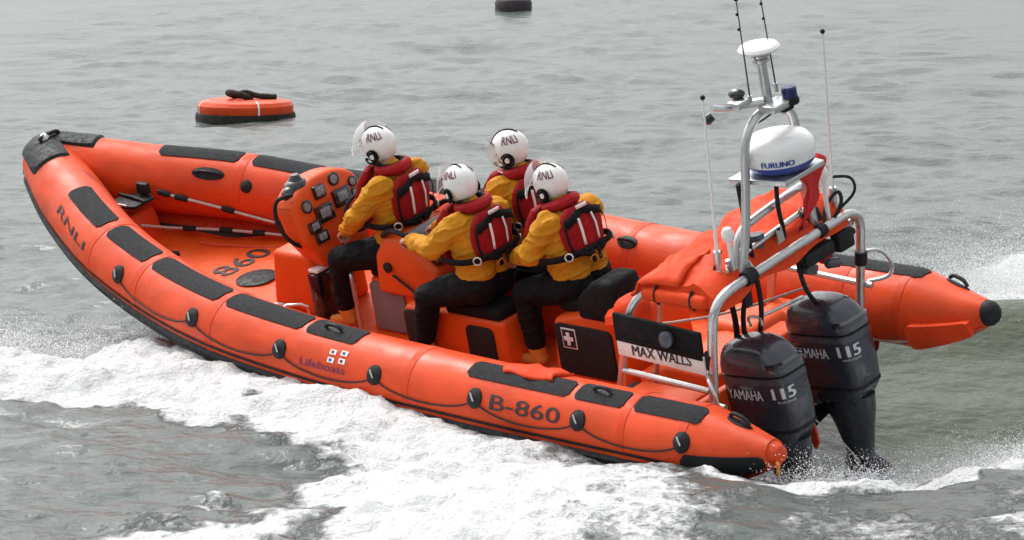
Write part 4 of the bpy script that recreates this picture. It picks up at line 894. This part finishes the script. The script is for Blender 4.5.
def dent(X, Y, h):
    B = w2b(np.stack([X, Y, h], -1)); xb, yb = B[..., 0], B[..., 1]
    hw = herm(np.clip(xb, 0, 7.5), XC, YC)-.02; ins = (np.abs(yb) < hw) & (xb > .40) & (xb < 7.2)
    k = np.clip((xb-4.2)/3.15, 0, 1)**2.2; zb = -.36+(-.30*(1-k)-.02)*(1-np.abs(yb)/np.maximum(hw, .05))+.25*k
    hz_ = BO[2]+RW[2, 0]*xb+RW[2, 1]*yb+RW[2, 2]*zb
    Z = np.where(ins & (hz_ < h+.06), np.minimum(h, hz_-.12), h)
    return Z
def axis(lo, hi, step, far, g=1.12):
    A = list(np.arange(lo, hi+1e-6, step)); s = step; b = hi
    while b < far: s *= g; b += s; A.append(b)
    s = step; b = lo
    while b > -far: s *= g; b -= s; A.insert(0, b)
    return np.array(A)
ax_ = axis(-5.2, 5.4, .034, 1500); 
ay = [19.2]; 
while ay[-1] < 95: ay.append(ay[-1]+max(.034, .034*(ay[-1]/24)**2))
s = ay[-1]-ay[-2]
while ay[-1] < 3000: s *= 1.12; ay.append(ay[-1]+s)
s = .034; b = 19.2; pre = []
while b > -300: s *= 1.15; b -= s; pre.insert(0, b)
ay = np.array(pre+ay)
X, Y = np.meshgrid(ax_, ay, indexing='ij')
F = foamfield(X, Y); Z = height(X, Y, F)
# fade the small waves where the sheet is coarse
cx_ = np.interp(X, (ax_[1:]+ax_[:-1])/2, np.diff(ax_)); cy_ = np.interp(Y, (ay[1:]+ay[:-1])/2, np.diff(ay)); cs = np.maximum(cx_, cy_)
Z = Z*np.clip(1.6-cs/.5, 0, 1); HZ = Z.copy()
# foam hugging the waterline of the tube
Z = dent(X, Y, Z)
nu, nv = X.shape
idx = np.arange(nu*nv).reshape(nu, nv); q = np.stack([idx[:-1, :-1], idx[1:, :-1], idx[1:, 1:], idx[:-1, 1:]], -1).reshape(-1, 4)
me = bpy.data.meshes.new('sea'); me.vertices.add(nu*nv); me.vertices.foreach_set('co', np.stack([X, Y, Z], -1).astype(np.float32).ravel())
me.loops.add(len(q)*4); me.loops.foreach_set('vertex_index', q.ravel().astype(np.int32)); me.polygons.add(len(q))
me.polygons.foreach_set('loop_start', (np.arange(len(q))*4).astype(np.int32)); me.update(calc_edges=True); me.validate()
me.polygons.foreach_set('use_smooth', np.ones(len(me.polygons), bool))
at = me.attributes.new('foam', 'FLOAT', 'POINT'); at.data.foreach_set('value', F.astype(np.float32).ravel())
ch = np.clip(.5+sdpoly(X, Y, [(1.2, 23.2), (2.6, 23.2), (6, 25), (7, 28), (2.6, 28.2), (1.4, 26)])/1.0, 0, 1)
at = me.attributes.new('churn_shade', 'FLOAT', 'POINT'); at.data.foreach_set('value', ch.astype(np.float32).ravel())
sea = bpy.data.objects.new('sea', me); COL.objects.link(sea); tag(sea, kind='structure')
m = bpy.data.materials.new('sea_water'); m.use_nodes = True; n = m.node_tree; L = n.links; b = n.nodes['Principled BSDF']
tc = n.nodes.new('ShaderNodeTexCoord')
fa = n.nodes.new('ShaderNodeAttribute'); fa.attribute_name = 'foam'
def noise(sc, det, rough=.6, vec=None, st=None):
    x = n.nodes.new('ShaderNodeTexNoise'); x.inputs['Scale'].default_value = sc; x.inputs['Detail'].default_value = det; x.inputs['Roughness'].default_value = rough
    src = tc.outputs['Object']
    if st: mp = n.nodes.new('ShaderNodeMapping'); mp.inputs['Scale'].default_value = st; L.new(src, mp.inputs[0]); src = mp.outputs[0]
    L.new(src, x.inputs['Vector']); return x.outputs[0]
def math_(op, a, b_=None, c=None):
    x = n.nodes.new('ShaderNodeMath'); x.operation = op
    for i, v in enumerate((a, b_, c)):
        if v is None: continue
        if isinstance(v, (int, float)): x.inputs[i].default_value = v
        else: L.new(v, x.inputs[i])
    return x.outputs[0]
def mr(v, a, b_, c=0, d=1):
    x = n.nodes.new('ShaderNodeMapRange'); x.interpolation_type = 'SMOOTHSTEP'; L.new(v, x.inputs[0])
    for i, k in enumerate((a, b_, c, d)): x.inputs[i+1].default_value = k
    return x.outputs[0]
n1 = noise(2.6, 9, .68, st=(1, .55, 1)); n2 = noise(14, 5, .7)
thr = math_('ADD', math_('MULTIPLY', n1, .62), math_('MULTIPLY', n2, .38))
fm = mr(math_('ADD', fa.outputs['Fac'], math_('SUBTRACT', thr, .5)), .50, .70) if False else mr(math_('ADD', math_('MULTIPLY', fa.outputs['Fac'], .70), math_('SUBTRACT', thr, .5)), .29, .48)
wc = n.nodes.new('ShaderNodeMixRGB'); wc.inputs[1].default_value = (.070, .084, .077, 1); wc.inputs[2].default_value = (.095, .112, .105, 1); L.new(noise(.35, 4), wc.inputs[0])
wk = n.nodes.new('ShaderNodeAttribute'); wk.attribute_name = 'churn_shade'
wg = n.nodes.new('ShaderNodeMixRGB'); L.new(math_('MULTIPLY', wk.outputs['Fac'], mr(noise(5, 6, .7), .25, .7, .55, 1)), wg.inputs[0]); L.new(wc.outputs[0], wg.inputs[1]); wg.inputs[2].default_value = (.062, .074, .044, 1)  # olive churned water; its colour also darkened for the wave face's weaker sky reflection
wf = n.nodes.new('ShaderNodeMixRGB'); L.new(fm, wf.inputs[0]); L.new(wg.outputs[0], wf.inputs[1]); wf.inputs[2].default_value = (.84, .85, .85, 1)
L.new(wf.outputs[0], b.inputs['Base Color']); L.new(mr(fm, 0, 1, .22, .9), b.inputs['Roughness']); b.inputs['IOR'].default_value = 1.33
L.new(mr(fm, 0, 1, .5, .2), b.inputs['Specular IOR Level'])
bh = math_('ADD', math_('ADD', math_('MULTIPLY', noise(2.0, 2, .5, st=(1, 1.5, 1)), .9), math_('MULTIPLY', noise(9, 3, .5, st=(1, 1.5, 1)), .32)), math_('MULTIPLY', math_('ADD', math_('MULTIPLY', noise(22, 5, .75), .9), math_('MULTIPLY', noise(6, 4, .7), 1.6)), fm))
bu_ = n.nodes.new('ShaderNodeBump'); L.new(math_('SUBTRACT', 1.0, math_('MULTIPLY', wk.outputs['Fac'], .2)), bu_.inputs['Strength']); bu_.inputs['Distance'].default_value = .055; L.new(bh, bu_.inputs['Height']); L.new(bu_.outputs[0], b.inputs['Normal'])
me.materials.append(m)

# ------------------------------------------------------------------ spray (droplets and torn water thrown up by the hull)
wm = mat('spray_white', (.84, .85, .85), .7, var=.02)
def hz(x, y):   # water height at points
    x = np.asarray(x); y = np.asarray(y); return height(x, y, foamfield(x, y))
def droplets(name, pts, r, parent=None, stretch=None):
    pts = np.asarray(pts); N = len(pts); base = np.array([(1, 0, 0), (-1, 0, 0), (0, 1, 0), (0, -1, 0), (0, 0, 1), (0, 0, -1)], float)
    fc = np.array([(0, 2, 4), (2, 1, 4), (1, 3, 4), (3, 0, 4), (2, 0, 5), (1, 2, 5), (3, 1, 5), (0, 3, 5)])
    jit = rng.uniform(.6, 1.4, (N, 6, 1)); q = rng.normal(size=(N, 3, 3)); q, _ = np.linalg.qr(q)
    V = pts[:, None]+(base[None]*jit)@q*np.asarray(r).reshape(-1, 1, 1)
    Fx = (fc[None]+6*np.arange(N)[:, None, None]).reshape(-1, 3)
    me = bpy.data.meshes.new(name); me.vertices.add(N*6); me.vertices.foreach_set('co', V.astype(np.float32).ravel())
    me.loops.add(len(Fx)*3); me.loops.foreach_set('vertex_index', Fx.ravel().astype(np.int32)); me.polygons.add(len(Fx)); me.polygons.foreach_set('loop_start', (np.arange(len(Fx))*3).astype(np.int32))
    me.update(calc_edges=True); me.polygons.foreach_set('use_smooth', np.ones(len(Fx), bool)); me.materials.append(wm)
    o = bpy.data.objects.new(name, me); COL.objects.link(o); tag(o, kind='stuff'); return o
S = []; RS = []
def line_spray(poly, N, hmax, spread, rmin, rmax, jets=14, seed=0, up_pow=2.2, lean=(0, 0)):
    g = np.random.default_rng(seed); p = np.array(poly); L_ = np.r_[0, np.cumsum(np.linalg.norm(np.diff(p, axis=0), axis=1))]
    js = g.uniform(0, L_[-1], jets); jh = g.uniform(.25, 1, jets)**1.3
    k = g.integers(0, jets, N); t = g.uniform(0, 1, N)**up_pow
    s = js[k]+g.normal(0, .05, N)+g.normal(0, .22, N)*(g.uniform(size=N) < .5); s = np.clip(s, 0, L_[-1])
    h = t*hmax*jh[k]
    x = np.interp(s, L_, p[:, 0])+g.normal(0, spread, N)*(.4+t)+lean[0]*h; y = np.interp(s, L_, p[:, 1])+g.normal(0, spread*1.3, N)*(.4+t)+lean[1]*h
    z = hz(x, y)+h; S.append(np.stack([x, y, z], 1)); RS.append(g.uniform(rmin, rmax, N)*(1.25-.75*t))
line_spray([(-2.6, 27.75), (-1.95, 27.2), (-1.45, 26.35), (-1.0, 25.7), (-.6, 25.0)], 34000, .42, .10, .003, .009, 44, 1, up_pow=3.2, lean=(-.4, -.2))
line_spray([(-.6, 25.0), (-.1, 24.4), (.5, 23.8), (1.0, 23.3)], 6000, .12, .05, .003, .008, 40, 2)
line_spray([(-4.6, 27.0), (-3.6, 27.1), (-2.8, 27.2), (-2.3, 27.5)], 42000, .40, .14, .003, .009, 40, 3, up_pow=3.4, lean=(-.3, 0))
line_spray([(1.6, 22.55), (2.1, 22.75), (2.84, 23.1), (3.6, 23.5), (4.4, 23.9)], 20000, .24, .05, .003, .009, 44, 4, up_pow=2.6)
line_spray([(1.5, 23.3), (1.9, 23.5), (2.3, 23.6)], 12000, .16, .14, .0025, .006, 16, 5)
line_spray([(2.0, 23.0), (2.6, 23.5), (3.0, 23.9)], 42000, .34, .26, .002, .0055, 14, 6, up_pow=1.7)
line_spray([(2.3, 23.9), (2.9, 24.3), (3.5, 24.5)], 26000, .30, .28, .002, .005, 12, 16, up_pow=1.8)
line_spray([(3.0, 28.5), (3.8, 28.5), (4.8, 28.8), (6.2, 29.6)], 80000, .8, .5, .002, .0055, 22, 7, up_pow=1.8)
line_spray([(3.6, 31.5), (4.6, 32.5), (6.2, 33.0)], 40000, .9, .8, .0025, .006, 20, 8, up_pow=1.7)
PS_ = np.concatenate(S); RS_ = np.concatenate(RS); PB = w2b(PS_)
inb = (np.abs(PB[:, 1]) < herm(np.clip(PB[:, 0], 0, 7.6), XC, YC)+.30) & (PB[:, 0] > -.5) & (PB[:, 0] < 7.9) & (PB[:, 2] > -.28)
droplets('spray', PS_[~inb], RS_[~inb])
